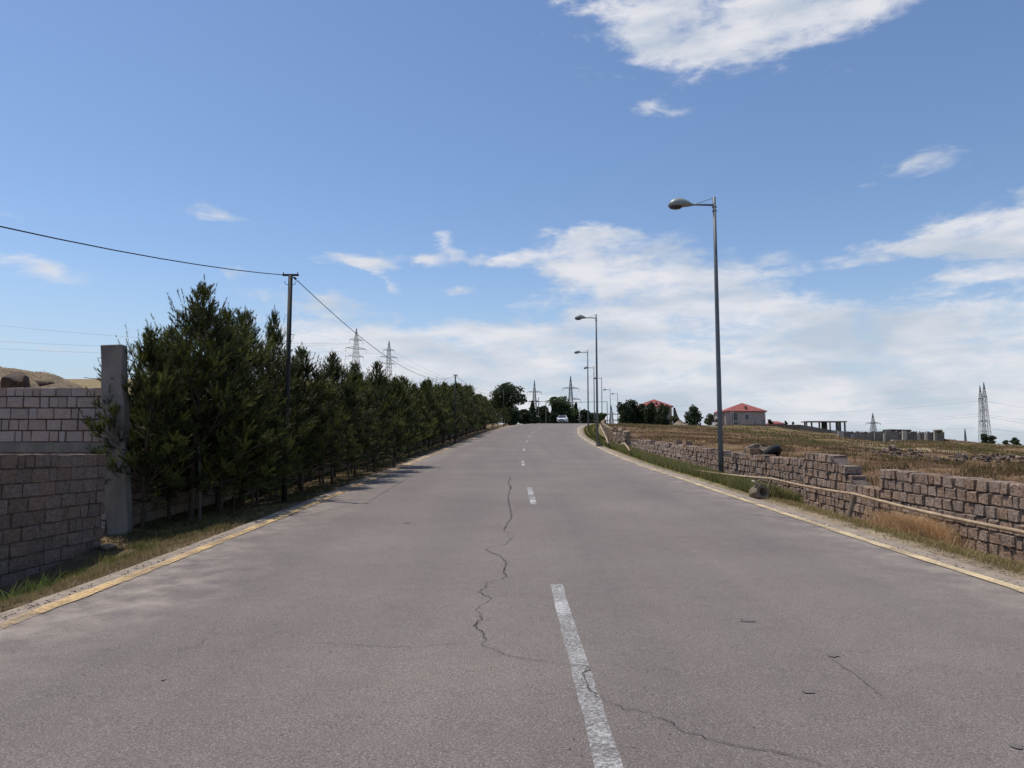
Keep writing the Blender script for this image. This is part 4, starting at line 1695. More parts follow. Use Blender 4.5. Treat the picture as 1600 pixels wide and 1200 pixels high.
DG0, DG1 = (.020, .034, .014), (.062, .088, .028)
tree_px(757, 822, 598, 664, 118, name='broadleaf_tree', lobes=26, n=9000, leaf=.34, c0=(.024, .038, .016), c1=(.07, .095, .035), label='big dark round broadleaf tree at the far end of the pine row', seed=3, trunk_h=1.2, rad=.22)
tree_px(855, 898, 619, 662, 170, name='broadleaf_tree', lobes=22, n=5000, leaf=.5, c0=(.05, .072, .025), c1=(.12, .15, .055), label='lighter green spreading tree behind the white car', seed=5, trunk_h=1.0, rad=.2)
G2 = 'dark trees in the thicket at the road crest'
for i, (a, b, t_, base_, Yd, lab) in enumerate([
        (786, 814, 636, 667, 112, 'low dark bushy tree at the very end of the pine row'), (802, 832, 640, 665, 122, 'dark bush left of the brown bank where the road crests'),
        (818, 846, 629, 662, 150, 'pointed dark tree in front of the left crest pylon'), (838, 862, 634, 662, 160, 'dark pointed tree between the crest poles'),
        (852, 880, 630, 662, 165, 'dark tree left of the white car'), (872, 898, 634, 661, 168, 'dark tree just right of the white car'),
        (888, 912, 632, 661, 172, 'dark pointed tree under the right crest pylon'), (902, 926, 640, 661, 176, 'low dark tree left of the third lamp post'), (914, 938, 645, 662, 180, 'low dark tree between the second and third lamp posts')]):
    tree_px(a, b, t_, base_, Yd, name='conifer_tree', lobes=26, n=4200, leaf=.42, c0=DG0, c1=(.05, .068, .026), label=lab, seed=20 + i, shape='cone' if i in (2, 4, 6) else 'round', trunk_h=.3, group=G2)
tree_px(930, 949, 644, 664, 128, name='broadleaf_tree', lobes=12, n=1800, leaf=.3, c0=(.05, .08, .02), c1=(.12, .17, .04), label='small bright green tree beside the fifth street lamp', seed=41, trunk_h=.4)
G3 = 'dark trees in front of the left red-roofed house'
for i, (a, b, t_, Yd, lab) in enumerate([(963, 988, 627, 200, 'left-most tall dark tree of the clump before the left house'), (976, 1001, 624, 203, 'pointed dark tree second from the left before the left house'),
                                         (990, 1014, 632, 204, 'shorter dark tree in the middle of the clump before the left house'), (1006, 1031, 628, 201, 'dark tree hiding the middle of the left house'),
                                         (1023, 1047, 629, 199, 'right-most dark tree of the clump before the left house')]):
    tree_px(a, b, t_, 663, Yd, name='broadleaf_tree', lobes=28, n=4600, leaf=.45, c0=DG0, c1=(.055, .075, .028), label=lab, seed=50 + i, trunk_h=.4, rad=.15, group=G3)
tree_px(1069, 1100, 634, 664, 195, name='broadleaf_tree', lobes=22, n=3600, leaf=.42, c0=(.028, .042, .018), c1=(.075, .098, .04), label='round dark green tree between the two red-roofed houses', seed=60, trunk_h=.4)
tree_px(1098, 1118, 646, 664, 198, name='shrub', lobes=12, n=1300, leaf=.4, c0=(.06, .075, .03), c1=(.16, .17, .08), label='thin pale shrub just left of the nearest lamp post on the skyline', cat='shrub', seed=61, trunk_h=.2, rad=.08)
tree_px(1042, 1060, 648, 662, 196, name='shrub', lobes=8, n=900, leaf=.4, c0=(.05, .06, .025), c1=(.12, .12, .05), label='low olive shrub at the right corner of the left house', cat='shrub', seed=62, trunk_h=.2, rad=.08)
tree_px(1531, 1545, 678, 694, 260, name='broadleaf_tree', lobes=12, n=1300, leaf=.5, c0=(.03, .042, .02), c1=(.07, .09, .04), label='dark tree at the foot of the twin pylons', seed=63, trunk_h=.5)
tree_px(1543, 1559, 679, 695, 262, name='broadleaf_tree', lobes=12, n=1300, leaf=.5, c0=(.03, .042, .02), c1=(.07, .09, .04), label='dark tree just right of the twin pylons', seed=64, trunk_h=.5)
tree_px(1564, 1577, 687, 697, 270, name='broadleaf_tree', lobes=10, n=900, leaf=.5, c0=(.03, .042, .02), c1=(.07, .09, .04), label='small dark tree, second from the right on the skyline', seed=65, trunk_h=.3)
tree_px(1576, 1596, 683, 698, 275, name='broadleaf_tree', lobes=12, n=1300, leaf=.5, c0=(.03, .042, .02), c1=(.07, .09, .04), label='dark round tree at the right end of the skyline', seed=66, trunk_h=.3)
tree_px(1118, 1132, 652, 668, 210, name='shrub', lobes=8, n=700, leaf=.4, c0=DG0, c1=DG1, label='dark shrub at the left corner of the right house', cat='shrub', seed=67, trunk_h=.2, rad=.08)
tree_px(1197, 1208, 655, 664, 240, name='shrub', lobes=6, n=500, leaf=.4, c0=DG0, c1=DG1, label='small dark shrub right of the right house', cat='shrub', seed=68, trunk_h=.2, rad=.08)
for i, (a, b, t_) in enumerate([(1225, 1230, 655), (1235, 1243, 658)]):
    tree_px(a, b, t_, 664, 245, name='shrub', lobes=5, n=350, leaf=.4, c0=DG0, c1=DG1, label=['tiny upright dark shrub above the boundary wall', 'tiny round dark shrub above the boundary wall, beside the open concrete frame'][i], cat='shrub', seed=70 + i, trunk_h=.2, rad=.06)

# ------------------------------------------------------------------ pylons
def pylon(loc, H, label, rz=0, arms=((.66, 4.2), (.79, 5.6), (.53, 3.4)), bw=5.0, group=None, tk=.13):
    root = empty('electricity_pylon', loc, label, 'pylon', group, rz)
    zt = max(a[0] for a in arms) * H
    zt = zt + .02 * H
    tw = bw * .34

    def half(z):
        return (bw / 2) * (1 - z / zt) + (tw / 2) * (z / zt) if z < zt else tw / 2 * max(0, (H - z) / (H - zt)) + .05
    mb = MB()
    levels = [0, .12, .22, .31, .39, .46, .53, .60, .66, .73, .79]
    levels = [q * H for q in levels if q * H < zt] + [zt] + [zt + (H - zt) * q for q in (.35, .7, 1)]
    cor = [(-1, -1), (1, -1), (1, 1), (-1, 1)]
    for a, b in cor:
        mb.tube([(a * half(z), b * half(z), z) for z in levels], tk, 4)
    for z1, z2 in zip(levels[:-1], levels[1:]):
        h1, h2 = half(z1), half(z2)
        for q in range(4):
            a, b = cor[q], cor[(q + 1) % 4]
            mb.tube([(a[0] * h1, a[1] * h1, z1), (b[0] * h2, b[1] * h2, z2)], tk * .6, 4)
            mb.tube([(b[0] * h1, b[1] * h1, z1), (a[0] * h2, a[1] * h2, z2)], tk * .6, 4)
            mb.tube([(a[0] * h1, a[1] * h1, z1), (b[0] * h1, b[1] * h1, z1)], tk * .6, 4)
    mb.obj('lattice_mast', M_PYLON, root)
    for (f, ln) in arms:
        z = f * H
        hh = half(z)
        for sx in (-1, 1):
            am = MB()
            tip = (sx * (hh + ln), 0, z + .2)
            for sy in (-1, 1):
                am.tube([(sx * hh, sy * hh, z), tip], tk * .8, 4)
                am.tube([(sx * hh, sy * hh, z + 1.3), tip], tk * .8, 4)
                for t in (.33, .66):
                    am.tube([(sx * (hh + ln * t), sy * hh * (1 - t), z + .2 * t), (sx * (hh + ln * t), sy * hh * (1 - t), z + 1.3 - 1.1 * t)], tk * .5, 4)
            am.obj('cross_arm', M_PYLON, root)
            MB().tube([tip, (tip[0], 0, z - 2.2)], tk * .8, 5).obj('insulator_string', M_PYLON, root)
    return root


def pyl(px, ytop, Y, H, label, **kw):
    t = at(px, ytop, Y)
    return pylon((t.x, Y, t.z - H), H, label, **kw)


GPY = 'lattice pylons on the skyline'
A2 = ((.80, 3.4), (.66, 5.6), (.53, 3.6))
PY1 = pyl(557, 513, 430, 36, 'lattice pylon above the pines, left of the pair', arms=A2, group=GPY, rz=.7, tk=.10)
PY2 = pyl(608, 532, 520, 36, 'lattice pylon above the pines, right of the pair', arms=A2, group=GPY, rz=.6, tk=.11)
PY3 = pyl(835, 594, 640, 38, 'smaller lattice pylon behind the crest trees, left of the white car', arms=((.72, 5.5), (.50, 3.5)), group=GPY, rz=.2, tk=.18)
PY4 = pyl(891.5, 587, 560, 38, 'larger lattice pylon behind the crest trees, above the white car', arms=((.74, 5.5), (.52, 6.5)), group=GPY, rz=.2, tk=.17)
PY5 = pyl(1363.5, 645, 900, 34, 'small lattice pylon behind the ruined concrete walls', arms=((.62, 8), (.22, 9)), group=GPY, rz=.1, tk=.26, bw=9)
PY6 = pyl(1537, 597, 470, 46, 'right mast of the twin lattice pylons at the right skyline', arms=((.79, 2.2), (.61, 2.4), (.45, 2.4)), group=GPY, rz=1.45, tk=.12, bw=4.6)
PY7 = pyl(1531, 602, 520, 47, 'left mast of the twin lattice pylons at the right skyline', arms=((.79, 2.2), (.61, 2.4), (.45, 2.4)), group=GPY, rz=1.45, tk=.12, bw=4.6)
PY8 = pyl(955, 633, 700, 30, 'small faint pylon between the last lamp posts', arms=((.70, 5), (.5, 6)), group=GPY, rz=.1, tk=.2, bw=6)
PY9 = pyl(1507.5, 669, 1500, 44, 'tiny far mast left of the twin pylons', arms=((.8, 1.5),), group=GPY, rz=1.4, tk=.4, bw=5)

GW = 'thin high-voltage wires strung across the sky'
k = 0
for wi, (xa, ya, Ya, xb, yb, Yb, sg) in enumerate([
        (1537, 626, 470, 1000, 640, 620, 6), (1537, 650, 470, 1000, 658, 620, 6), (1537, 626, 470, 1900, 640, 430, 6), (1537, 650, 470, 1900, 664, 430, 6),
        (1531, 646, 520, 1100, 652, 640, 6), (1531, 668, 520, 1100, 662, 640, 4), (1531, 646, 520, 1900, 655, 480, 6), (1537, 668, 470, 1900, 684, 430, 4),
        (545, 536, 430, -500, 440, 260, 7), (570, 536, 430, -500, 490, 280, 7), (545, 548, 430, -500, 505, 270, 6),
        (598, 551, 520, 450, 530, 470, 4), (620, 551, 520, 830, 612, 640, 10), (622, 564, 520, 880, 614, 560, 9),
        (900, 606, 560, 1100, 632, 520, 6), (900, 620, 560, 1120, 640, 520, 5), (835, 613, 640, 885, 607, 560, 2)]):
    cable(at(xa, ya, Ya), at(xb, yb, Yb), sg, .045, ('faint wire from the twin pylons towards the middle of the skyline' if wi in (0, 1, 4, 5) else 'faint wire from the twin pylons out of the right of the photo' if wi < 8 else 'faint wire from the left pylon out of the left of the photo' if wi < 11 else 'faint wire leaving the second left pylon above the pines' if wi < 14 else 'faint wire strung from the crest pylons above the road'), 'power_line', M_WIRE, 24, 'wire',
          ('wires left of the twin pylons' if wi in (0, 1, 4, 5) else 'wires right of the twin pylons' if wi < 8 else 'wires at the far left' if wi < 11 else 'wires of the second left pylon' if wi < 14 else 'wires of the crest pylons'), 4)

# low-voltage poles and bar at the crest
GC = 'thin poles at the road crest'
CR = []
for (px, yt, yb, Yd, lab) in [(841.5, 621, 659, 150, 'thin grey pole left of the white car, beside a pointed dark tree'), (853, 625, 659, 150, 'thin grey pole nearest the left side of the white car'),
                              (906, 636, 661, 155, 'dark slim pole right of the white car'), (948.5, 627, 660, 160, 'thin pale pole right of the fifth lamp post')]:
    t = at(px, yt, Yd)
    zb = min(gz(t.x, Yd), at(px, yb, Yd).z)
    o = MB().tube([(0, 0, 0), (0, 0, t.z - zb)], [.10, .07], 7).obj('utility_pole', M_CONC, None, loc=(t.x, Yd, zb))
    prop(o, lab, 'utility pole', GC)
cable(at(796, 625, 150), at(948.5, 627.5, 160), .25, .05, 'dark overhead line level across the road crest', 'overhead_line', M_DARKW, 12, 'cable')

# ------------------------------------------------------------------ white car
def car(loc, rz):
    root = empty('car', loc, 'white saloon car coming over the crest in the left lane', 'car', rz=rz)
    # body profile along y (front at -y), half widths
    prof = [(-2.15, .38, .62), (-2.1, .30, .72), (-1.9, .26, .80), (-1.1, .24, .90), (-.9, .24, .93), (1.35, .24, .97), (1.95, .28, .95), (2.2, .34, .85), (2.25, .42, .70)]
    vs, fs = [], []
    for (y_, zl, zu) in prof:
        w = .86 - .10 * max(0, (abs(y_) - 1.7)) / .5
        for (x_, z_) in [(-w * .92, zl), (-w, zl + .12), (-w, zu - .14), (-w * .90, zu), (w * .90, zu), (w, zu - .14), (w, zl + .12), (w * .92, zl)]:
            vs.append((x_, y_, z_))
    for i in range(len(prof) - 1):
        for q in range(8):
            a, b = i * 8 + q, i * 8 + (q + 1) % 8
            fs.append((a, b, b + 8, a + 8))
    fs += [tuple(reversed(range(8))), tuple((len(prof) - 1) * 8 + q for q in range(8))]
    MB().add(vs, fs).obj('body', M_CARW, root, smooth=False)
    # cabin
    cab = [(-.85, .92, .74), (-.15, 1.38, .58), (.9, 1.40, .57), (1.6, .96, .70)]
    vs, fs = [], []
    lo = .90
    for (y_, z_, w_) in cab:
        vs += [(-.76, y_, lo), (-w_, y_, z_), (w_, y_, z_), (.76, y_, lo)]
    for i in range(3):
        for q in range(3):
            a = i * 4 + q
            fs.append((a, a + 1, a + 5, a + 4))
    MB().add(vs, fs).obj('side_windows', M_CARG, root)
    MB().add([(-.57, -.17, 1.385), (.57, -.17, 1.385), (.56, .95, 1.415), (-.56, .95, 1.415), (-.57, -.17, 1.43), (.57, -.17, 1.43), (.56, .95, 1.455), (-.56, .95, 1.455)],
             [(0, 3, 2, 1), (4, 5, 6, 7), (0, 1, 5, 4), (1, 2, 6, 5), (2, 3, 7, 6), (3, 0, 4, 7)]).obj('roof', M_CARW, root)
    MB().add([(-.72, -.87, .935), (.72, -.87, .935), (.56, -.17, 1.39), (-.56, -.17, 1.39)], [(0, 1, 2, 3)]).obj('windscreen', M_CARG, root)
    for sx in (-1, 1):
        MB().tube([(sx * .74, -.86, .92), (sx * .57, -.16, 1.41)], .03, 5).obj('pillar', M_CARW, root)
        MB().box((sx * .66, -2.11, .66), (.30, .08, .13)).obj('headlight', M_CHROME, root, bevel=.02)
        MB().box((sx * .90, -.62, .98), (.16, .10, .11)).obj('wing_mirror', M_CARW, root, bevel=.02)
        for y_ in (-1.38, 1.38):
            t = MB().tube([(sx * .68, y_, .31), (sx * .86, y_, .31)], .31, 16).obj('wheel', M_RUBBER, root)
            MB().tube([(sx * .85, y_, .31), (sx * .87, y_, .31)], .19, 12).obj('rim', M_CHROME, t)
    MB().box((0, -2.16, .63), (.72, .05, .13)).obj('grille', M_CARD, root)
    MB().box((0, -2.14, .40), (1.25, .05, .12)).obj('lower_intake', M_CARD, root)
    MB().box((0, -2.19, .50), (.50, .02, .10)).obj('number_plate', M_PLATE, root)
    return root


cy = 128.0
cxw = at(879, 658, cy).x
car((cxw, cy, float(RZ(cy)) + .0), -math.atan(float(CX(cy + 2) - CX(cy - 2)) / 4) * .55)

# ------------------------------------------------------------------ houses, frame, ruin
def box8(mb, x0, x1, y0, y1, z0, z1):
    return mb.box(((x0 + x1) / 2, (y0 + y1) / 2, (z0 + z1) / 2), (x1 - x0, y1 - y0, z1 - z0))


def house(px0, px1, ybase, yeave, ypeak, xpeak, Y, label, plaster, windows, wing=None):
    a, b = at(px0, ybase, Y), at(px1, ybase, Y)
    W_ = b.x - a.x
    z0 = a.z
    ze = at(px0, yeave, Y).z - z0
    zp = at(px0, ypeak, Y).z - z0
    xp = at(xpeak, ypeak, Y).x - a.x
    root = empty('house', (a.x, Y, z0), label, 'house', 'red-roofed houses on the skyline')
    Dp = 8.5
    wl = MB()
    box8(wl, 0, W_, 0, Dp, -3, ze)
    wl.obj('wall', plaster, root)
    ov = .55
    rf = MB()
    # wide hip whose front slope rises to a ridge point
    vs = [(-ov, -ov, ze), (W_ + ov, -ov, ze), (W_ + ov, Dp + ov, ze), (-ov, Dp + ov, ze), (xp, Dp * .42, zp), (xp, Dp * .6, zp),
          (-ov, -ov, ze - .22), (W_ + ov, -ov, ze - .22), (W_ + ov, Dp + ov, ze - .22), (-ov, Dp + ov, ze - .22)]
    rf.add(vs, [(0, 1, 4), (1, 2, 5, 4), (2, 3, 5), (3, 0, 4, 5), (6, 9, 8, 7), (0, 6, 7, 1), (1, 7, 8, 2), (2, 8, 9, 3), (3, 9, 6, 0)])
    ro = rf.obj('roof', M_ROOF, root)
    MB().box((xp + .15, .9, ze + (zp - ze) * .42), (.55, 1.4, .7)).obj('dormer_vent', M_WIN, ro)
    fa = MB()
    box8(fa, -.3, W_ + .3, -.3, -.05, ze - .5, ze - .225)
    fa.obj('fascia', M_TRIM, root)
    for (u0, u1, v0, v1, arch) in windows:
        x0_, x1_ = W_ * u0, W_ * u1
        zz0, zz1 = ze * v0, ze * v1
        fr = MB()
        box8(fr, x0_ - .12, x1_ + .12, -.06, .02, zz0 - .12, zz1 + .12)
        f_ = fr.obj('window', M_FRAME, root)
        gl = MB()
        box8(gl, x0_, x1_, -.10, -.061, zz0, zz1)
        gl.obj('pane', M_WIN, f_)
    # colonnade bars and terrace rail
    rail = MB()
    box8(rail, W_ * .34, W_ * .86, -1.6, -1.5, ze * .28, ze * .34)
    n = 26
    for i in range(n):
        x_ = W_ * (.34 + .52 * i / (n - 1))
        box8(rail, x_ - .04, x_ + .04, -1.59, -1.51, 0, ze * .28)
    rail.obj('balustrade', plaster, root)
    co = MB()
    for u_ in (.12, .17, .97):
        co.tube([(W_ * u_, -.9, -1), (W_ * u_, -.9, ze - .2)], .16, 8)
    co.obj('column', plaster, root)
    if wing:
        wg = MB()
        box8(wg, -wing, -.02, 2, 8, -3, ze * .92)
        wg.obj('wing_wall', plaster, root)
        wr = MB()
        z1_ = ze * .92
        wr.add([(-wing - .4, 1.5, z1_), (0, 1.5, z1_), (0, 8.2, z1_), (-wing - .4, 8.2, z1_), (-wing + 1.6, 5, z1_ + 1.4), (0, 5, z1_ + 1.4)],
               [(0, 1, 5, 4), (1, 2, 5), (2, 3, 4, 5), (3, 0, 4), (0, 3, 2, 1)])
        wr.obj('wing_roof', M_ROOF, root)
    return root


house(1134, 1196, 663, 642, 628.5, 1165, 233, 'right red-roofed house with pinkish walls, on the skyline right of the nearest lamp post', M_PLASTER,
      [(.16, .30, .30, .82, 0), (.50, .58, .30, .72, 0), (.40, .43, .76, .88, 0), (.20, .30, -.05, .16, 0), (.72, .77, -.02, .16, 0)], wing=1.5)
house(995, 1050, 663, 634.5, 622.5, 1025, 236, 'left red-roofed house with olive walls, mostly hidden by dark trees', M_PLASTERY,
      [(.62, .70, .35, .75, 0), (.80, .88, .35, .75, 0)], wing=2.4)
# leaning sheet at the corner of the left house
p = at(1053, 662, 232)
mb = MB()
h_ = at(1053, 637, 232).z - p.z
mb.add([(0, 0, -.5), (0, 0, h_), (.5, 0, h_), (.9, 0, h_ * .7), (1.5, 0, h_ * .4), (2.3, 0, h_ * .12), (2.6, 0, -.5),
        (0, .5, -.5), (0, .5, h_), (.5, .5, h_), (.9, .5, h_ * .7), (1.5, .5, h_ * .4), (2.3, .5, h_ * .12), (2.6, .5, -.5)],
       [(6, 5, 4, 3, 2, 1, 0), (7, 8, 9, 10, 11, 12, 13)] + [(i, i + 1, i + 8, i + 7) for i in range(6)])
prop(mb.obj('buttress', M_DARKW, None, loc=p), 'dark curved sloping buttress against the right corner of the left house', 'buttress')
# tiny further roof
p = at(1215, 661.5, 330)
o = MB().add([(-3.5, 0, -2), (3.5, 0, -2), (3.5, 6, -2), (-3.5, 6, -2), (-3.5, 0, 0), (3.5, 0, 0), (3.5, 6, 0), (-3.5, 6, 0), (-1, 3, 1.1), (1, 3, 1.1)],
             [(0, 1, 5, 4), (1, 2, 6, 5), (2, 3, 7, 6), (3, 0, 4, 7), (4, 5, 9, 8), (5, 6, 9), (6, 7, 8, 9), (7, 4, 8)]).obj('house', M_ROOF, None, loc=p)
prop(o, 'low distant red roof peeking over the boundary wall right of the right house', 'house')

# long boundary wall on the skyline
def wall_px(pts, Y, thick, m, label, zb=-1.5, name='boundary_wall'):
    P = [(at(px, py, Y_), at(px, pb, Y_)) for (px, py, pb, Y_) in pts]
    o0 = P[0][1].copy()
    vs, fs = [], []
    for t_, b_ in P:
        for dy_ in (0, thick):
            vs.append(Vector((t_.x, t_.y + dy_, b_.z + zb)) - o0)
            vs.append(Vector((t_.x, t_.y + dy_, t_.z)) - o0)
    for i in range(len(P) - 1):
        a = 4 * i
        fs += [(a, a + 4, a + 5, a + 1), (a + 2, a + 3, a + 7, a + 6), (a + 1, a + 5, a + 7, a + 3)]
    fs += [(0, 1, 3, 2), (4 * (len(P) - 1), 4 * (len(P) - 1) + 2, 4 * (len(P) - 1) + 3, 4 * (len(P) - 1) + 1)]
    return prop(MB().add(vs, fs).obj(name, m, None, loc=o0), label, 'wall')


wall_px([(1118, 664, 668, 222), (1196, 663.5, 671, 222), (1250, 663.5, 674, 221)], 222, .4, M_BWALL, 'brown boundary wall on the skyline below the right house')
wall_px([(1250.5, 663.5, 674, 220), (1300, 672, 677, 212), (1312, 673, 678, 205)], 220, .4, M_DARKW, 'low dark wall under the open concrete frame')

# open concrete frame building
a = at(1258, 672, 226)
b = at(1322, 672, 226)
W_ = b.x - a.x
hh = at(1258, 658, 226).z - a.z
root = empty('concrete_frame', (a.x, 226, a.z), 'unfinished open concrete frame with flat slab roof on the skyline', 'building')
box_ = MB()
box8(box_, .3, W_ + .3, -.4, 3.9, hh - .28, hh)
box_.obj('roof_slab', M_DARKW, root)
cols = [.05, .11, .17, .28, .36, .54, .62, .64, .83, .89, .98]
for i, u_ in enumerate(cols):
    c_ = MB()
    w_ = .42 if i % 3 else .3
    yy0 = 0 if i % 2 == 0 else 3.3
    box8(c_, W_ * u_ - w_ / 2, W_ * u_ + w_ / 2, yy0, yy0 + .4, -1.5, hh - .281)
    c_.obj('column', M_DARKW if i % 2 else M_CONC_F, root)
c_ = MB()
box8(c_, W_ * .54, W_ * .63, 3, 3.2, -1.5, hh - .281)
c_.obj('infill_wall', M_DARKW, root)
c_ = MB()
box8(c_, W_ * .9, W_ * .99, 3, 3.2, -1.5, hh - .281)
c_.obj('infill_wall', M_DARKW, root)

# ruined concrete walls
YR = 124.0
root = empty('ruined_building', at(1312, 692, YR), 'roofless ruin of grey concrete walls in the middle of the field', 'ruin')
ro_ = root.location


def slab(x0, x1, yt0, yt1, yb, m, Y=YR, thick=.3, name='wall_panel', par=root):
    r = random.Random(int(x0 * 7))
    Y = YR + (Y - YR) * (.45 if abs(Y - YR) < 4 else 1)
    n = max(2, int((x1 - x0) / 2.2))
    ragged = m is M_CONC_F
    vs, fs = [], []
    for i in range(n + 1):
        f = i / n
        X_ = x0 + (x1 - x0) * f
        yt = yt0 + (yt1 - yt0) * f + (r.choice([0, 0, .3, .8, 1.6, 2.6]) if ragged and 0 < i < n else 0)
        tt, bb = at(X_, yt, Y), at(X_, yb, Y)
        for dy_ in (0, thick):
            vs.append(Vector((bb.x, Y + dy_, bb.z - .6)) - par.location)
            vs.append(Vector((tt.x, Y + dy_, tt.z)) - par.location)
    for i in range(n):
        a = 4 * i
        fs += [(a, a + 4, a + 5, a + 1), (a + 2, a + 3, a + 7, a + 6), (a + 1, a + 5, a + 7, a + 3)]
    fs += [(0, 1, 3, 2), (4 * n, 4 * n + 2, 4 * n + 3, 4 * n + 1)]
    return MB().add(vs, fs).obj(name, m, par)


slab(1310, 1318, 674, 673.5, 692, M_CONC_P, YR - .6)
slab(1318.2, 1338, 674, 674, 691, M_CONC_F, YR + .3)
slab(1330, 1335, 679, 679, 691, M_PLASTER, YR - .2)
slab(1338.2, 1356, 673.5, 674.5, 690, M_CONC_F, YR + 1.5)
slab(1356.2, 1366, 676, 673, 690, M_CONC_F, YR + 2.6)
slab(1366.2, 1382, 673.5, 674, 689, M_CONC_F, YR + 1.9)
slab(1381, 1384, 677, 677, 690, M_CONC_P, YR + .8)
slab(1384.2, 1402, 674, 673, 692, M_CONC_F, YR + .9)
slab(1402.2, 1411, 676, 675, 691, M_CONC_F, YR + 3.2)
slab(1410.5, 1416.5, 673, 673, 689, M_CONC_P, YR + .1)
slab(1417, 1433, 674, 673.5, 691, M_CONC_F, YR + 1.0)
slab(1433.3, 1437, 676, 676, 689, M_CONC_P, YR + .6)
slab(1437.3, 1447, 673.5, 674, 692, M_CONC_F, YR + 1.4)
slab(1446, 1449, 677, 678, 694, M_CONC_P, YR - .8)
slab(1449.3, 1462, 674, 673, 692, M_CONC_F, YR + .2)
slab(1460, 1463, 673, 673, 692, M_CONC_P, YR - 1.6)
slab(1463.2, 1475.5, 671.5, 674, 694, M_CONC_F, YR - 2.0, thick=1.0)
slab(1396, 1415, 687, 687.5, 689.5, M_CONC_P, YR - 2.5, thick=1.0, name='fallen_slab')
slab(1392, 1424, 670.6, 671.5, 673.2, M_DARKW, YR + 8, thick=3, name='rear_roof_slab')
MB().tube([at(1366, 677, YR - 1) - ro_, at(1366, 688, YR - 1) - ro_], .05, 5).obj('steel_post', M_FRAME, root)
boulder(1467, 672, YR - 1.0, .55, 'rounded concrete lump on top of the right end of the ruin', True, z_on=at(1467, 673.5, YR).z - .1, sc_=(1, 1, .7), k=2)

# brown earth bank right of the ruin
P0 = at(1540, 697, 150)
mb = MB()
rr = random.Random(8)
nx, ny = 44, 7
vs, fs = [], []
for j in range(ny):
    for i in range(nx):
        px = 1474 + (1640 - 1474) * i / (nx - 1)
        ytop = np.interp(px, [1474, 1490, 1530, 1560, 1640], [685.5, 687, 692, 696.5, 697.5])
        g_ = gz(at(px, 697, 150).x, 150)
        zt = at(px, ytop, 150).z
        f_ = math.sin(math.pi * j / (ny - 1))
        zz = (g_ - .3) * (1 - f_) + max(g_ - .3, zt) * f_ + rr.uniform(-.08, .12) * f_
        q = at(px, 697, 150)
        vs.append(Vector((q.x + rr.uniform(-.2, .2), 146 + j * 1.5, zz)) - P0)
for j in range(ny - 1):
    for i in range(nx - 1):
        a = j * nx + i
        fs.append((a, a + 1, a + nx + 1, a + nx))
M_BANK = mat('brown_bank_earth', (.17, .095, .065), (.10, .06, .042), 1.2, rough=.95, bump=.1, bscale=3)
o = MB().add(vs, fs).obj('earth_bank', M_BANK, None, loc=P0)
prop(o, 'long dark brown earth bank behind the field, right of the ruin', kind='structure')

# pale dirt heap before the houses
def heap(px0, px1, ytop, ybase, Y, label, m, seed=1, name='dirt_heap', dep=3.0, kind=None, cat='heap'):
    a, b = at(px0, ybase, Y), at(px1, ybase, Y)
    cx_, w = (a.x + b.x) / 2, (b.x - a.x) / 2
    zb = min(a.z, gz(cx_, Y))
    h = at(px0, ytop, Y).z - zb
    r = random.Random(seed)
    n, k_ = 22, 7
    vs, fs = [(0, 0, h)], []
    for j in range(1, k_ + 1):
        f = j / k_
        for i in range(n):
            an = 6.283 * i / n
            q = 1 + .14 * math.sin(3 * an + seed) + r.uniform(-.07, .07)
            z_ = h * (1 - f) ** .8 * r.uniform(.82, 1.12) if j < k_ else -.4
            vs.append((w * f * q * math.cos(an), dep * f * q * math.sin(an), z_))
    for i in range(n):
        fs.append((0, 1 + i, 1 + (i + 1) % n))
    for j in range(k_ - 1):
        for i in range(n):
            a_ = 1 + j * n + i
            b_ = 1 + j * n + (i + 1) % n
            fs.append((a_, a_ + n, b_ + n, b_))
    o = MB().add(vs, fs).obj(name, m, None, loc=(cx_, Y, zb))
    return prop(o, label, cat, kind=kind)


M_SAND = mat('pale_dirt', (.27, .215, .15), (.17, .13, .09), 1.2, rough=.95, bump=.08, bscale=4)
heap(1046, 1078, 656, 665, 172, 'pale dirt heap on the field in front of the gap between the houses', M_SAND, 2)
heap(1098, 1124, 665.2, 668, 150, 'low pale dirt patch heap left of the nearest lamp post in the field', M_SAND, 3, dep=1.5)
# dark debris at the foot of the second lamp
heap(930, 944, 689.5, 694.5, 49, 'small dark debris heap at the foot of the second lamp post', mat('dark_debris', (.07, .05, .04), (.04, .03, .025), 5, bump=.03), 4, dep=.3)

# rubble heaps in the field: joined stones too many to count
def rubble(cx_, cy_, rx, ry, n, size, label, seed, hz=.35, m=M_ROCK):
    r = random.Random(seed)
    arr = [mesh_arrays(rock_mesh(200 + q, m, 1, (1, .8, .65))) for q in range(4)]
    mb = MB()
    o0 = Vector((cx_, cy_, gz(cx_, cy_)))
    for _ in range(n):
        a, q = r.uniform(0, 6.283), math.sqrt(r.random())
        x, y = cx_ + math.cos(a) * rx * q, cy_ + math.sin(a) * ry * q
        s = size * r.uniform(.3, 1.25) * (1.15 - .5 * q)
        zz = gz(x, y) + hz * (1 - q * q) * r.uniform(0, .9) - s * .25
        Va, Fa = r.choice(arr)
        R_ = np.array(Matrix.Rotation(r.uniform(0, 6.28), 3, Vector((r.gauss(0, 1), r.gauss(0, 1), r.gauss(0, 1)))))
        W = (Va * s * np.array([1, r.uniform(.6, 1), r.uniform(.5, 1)])) @ R_.T + np.array((x, y, zz)) - np.array(o0)
        mb.add(W, Fa)
    o = mb.obj('rubble', m, None, loc=o0)
    return prop(o, label, kind='stuff')


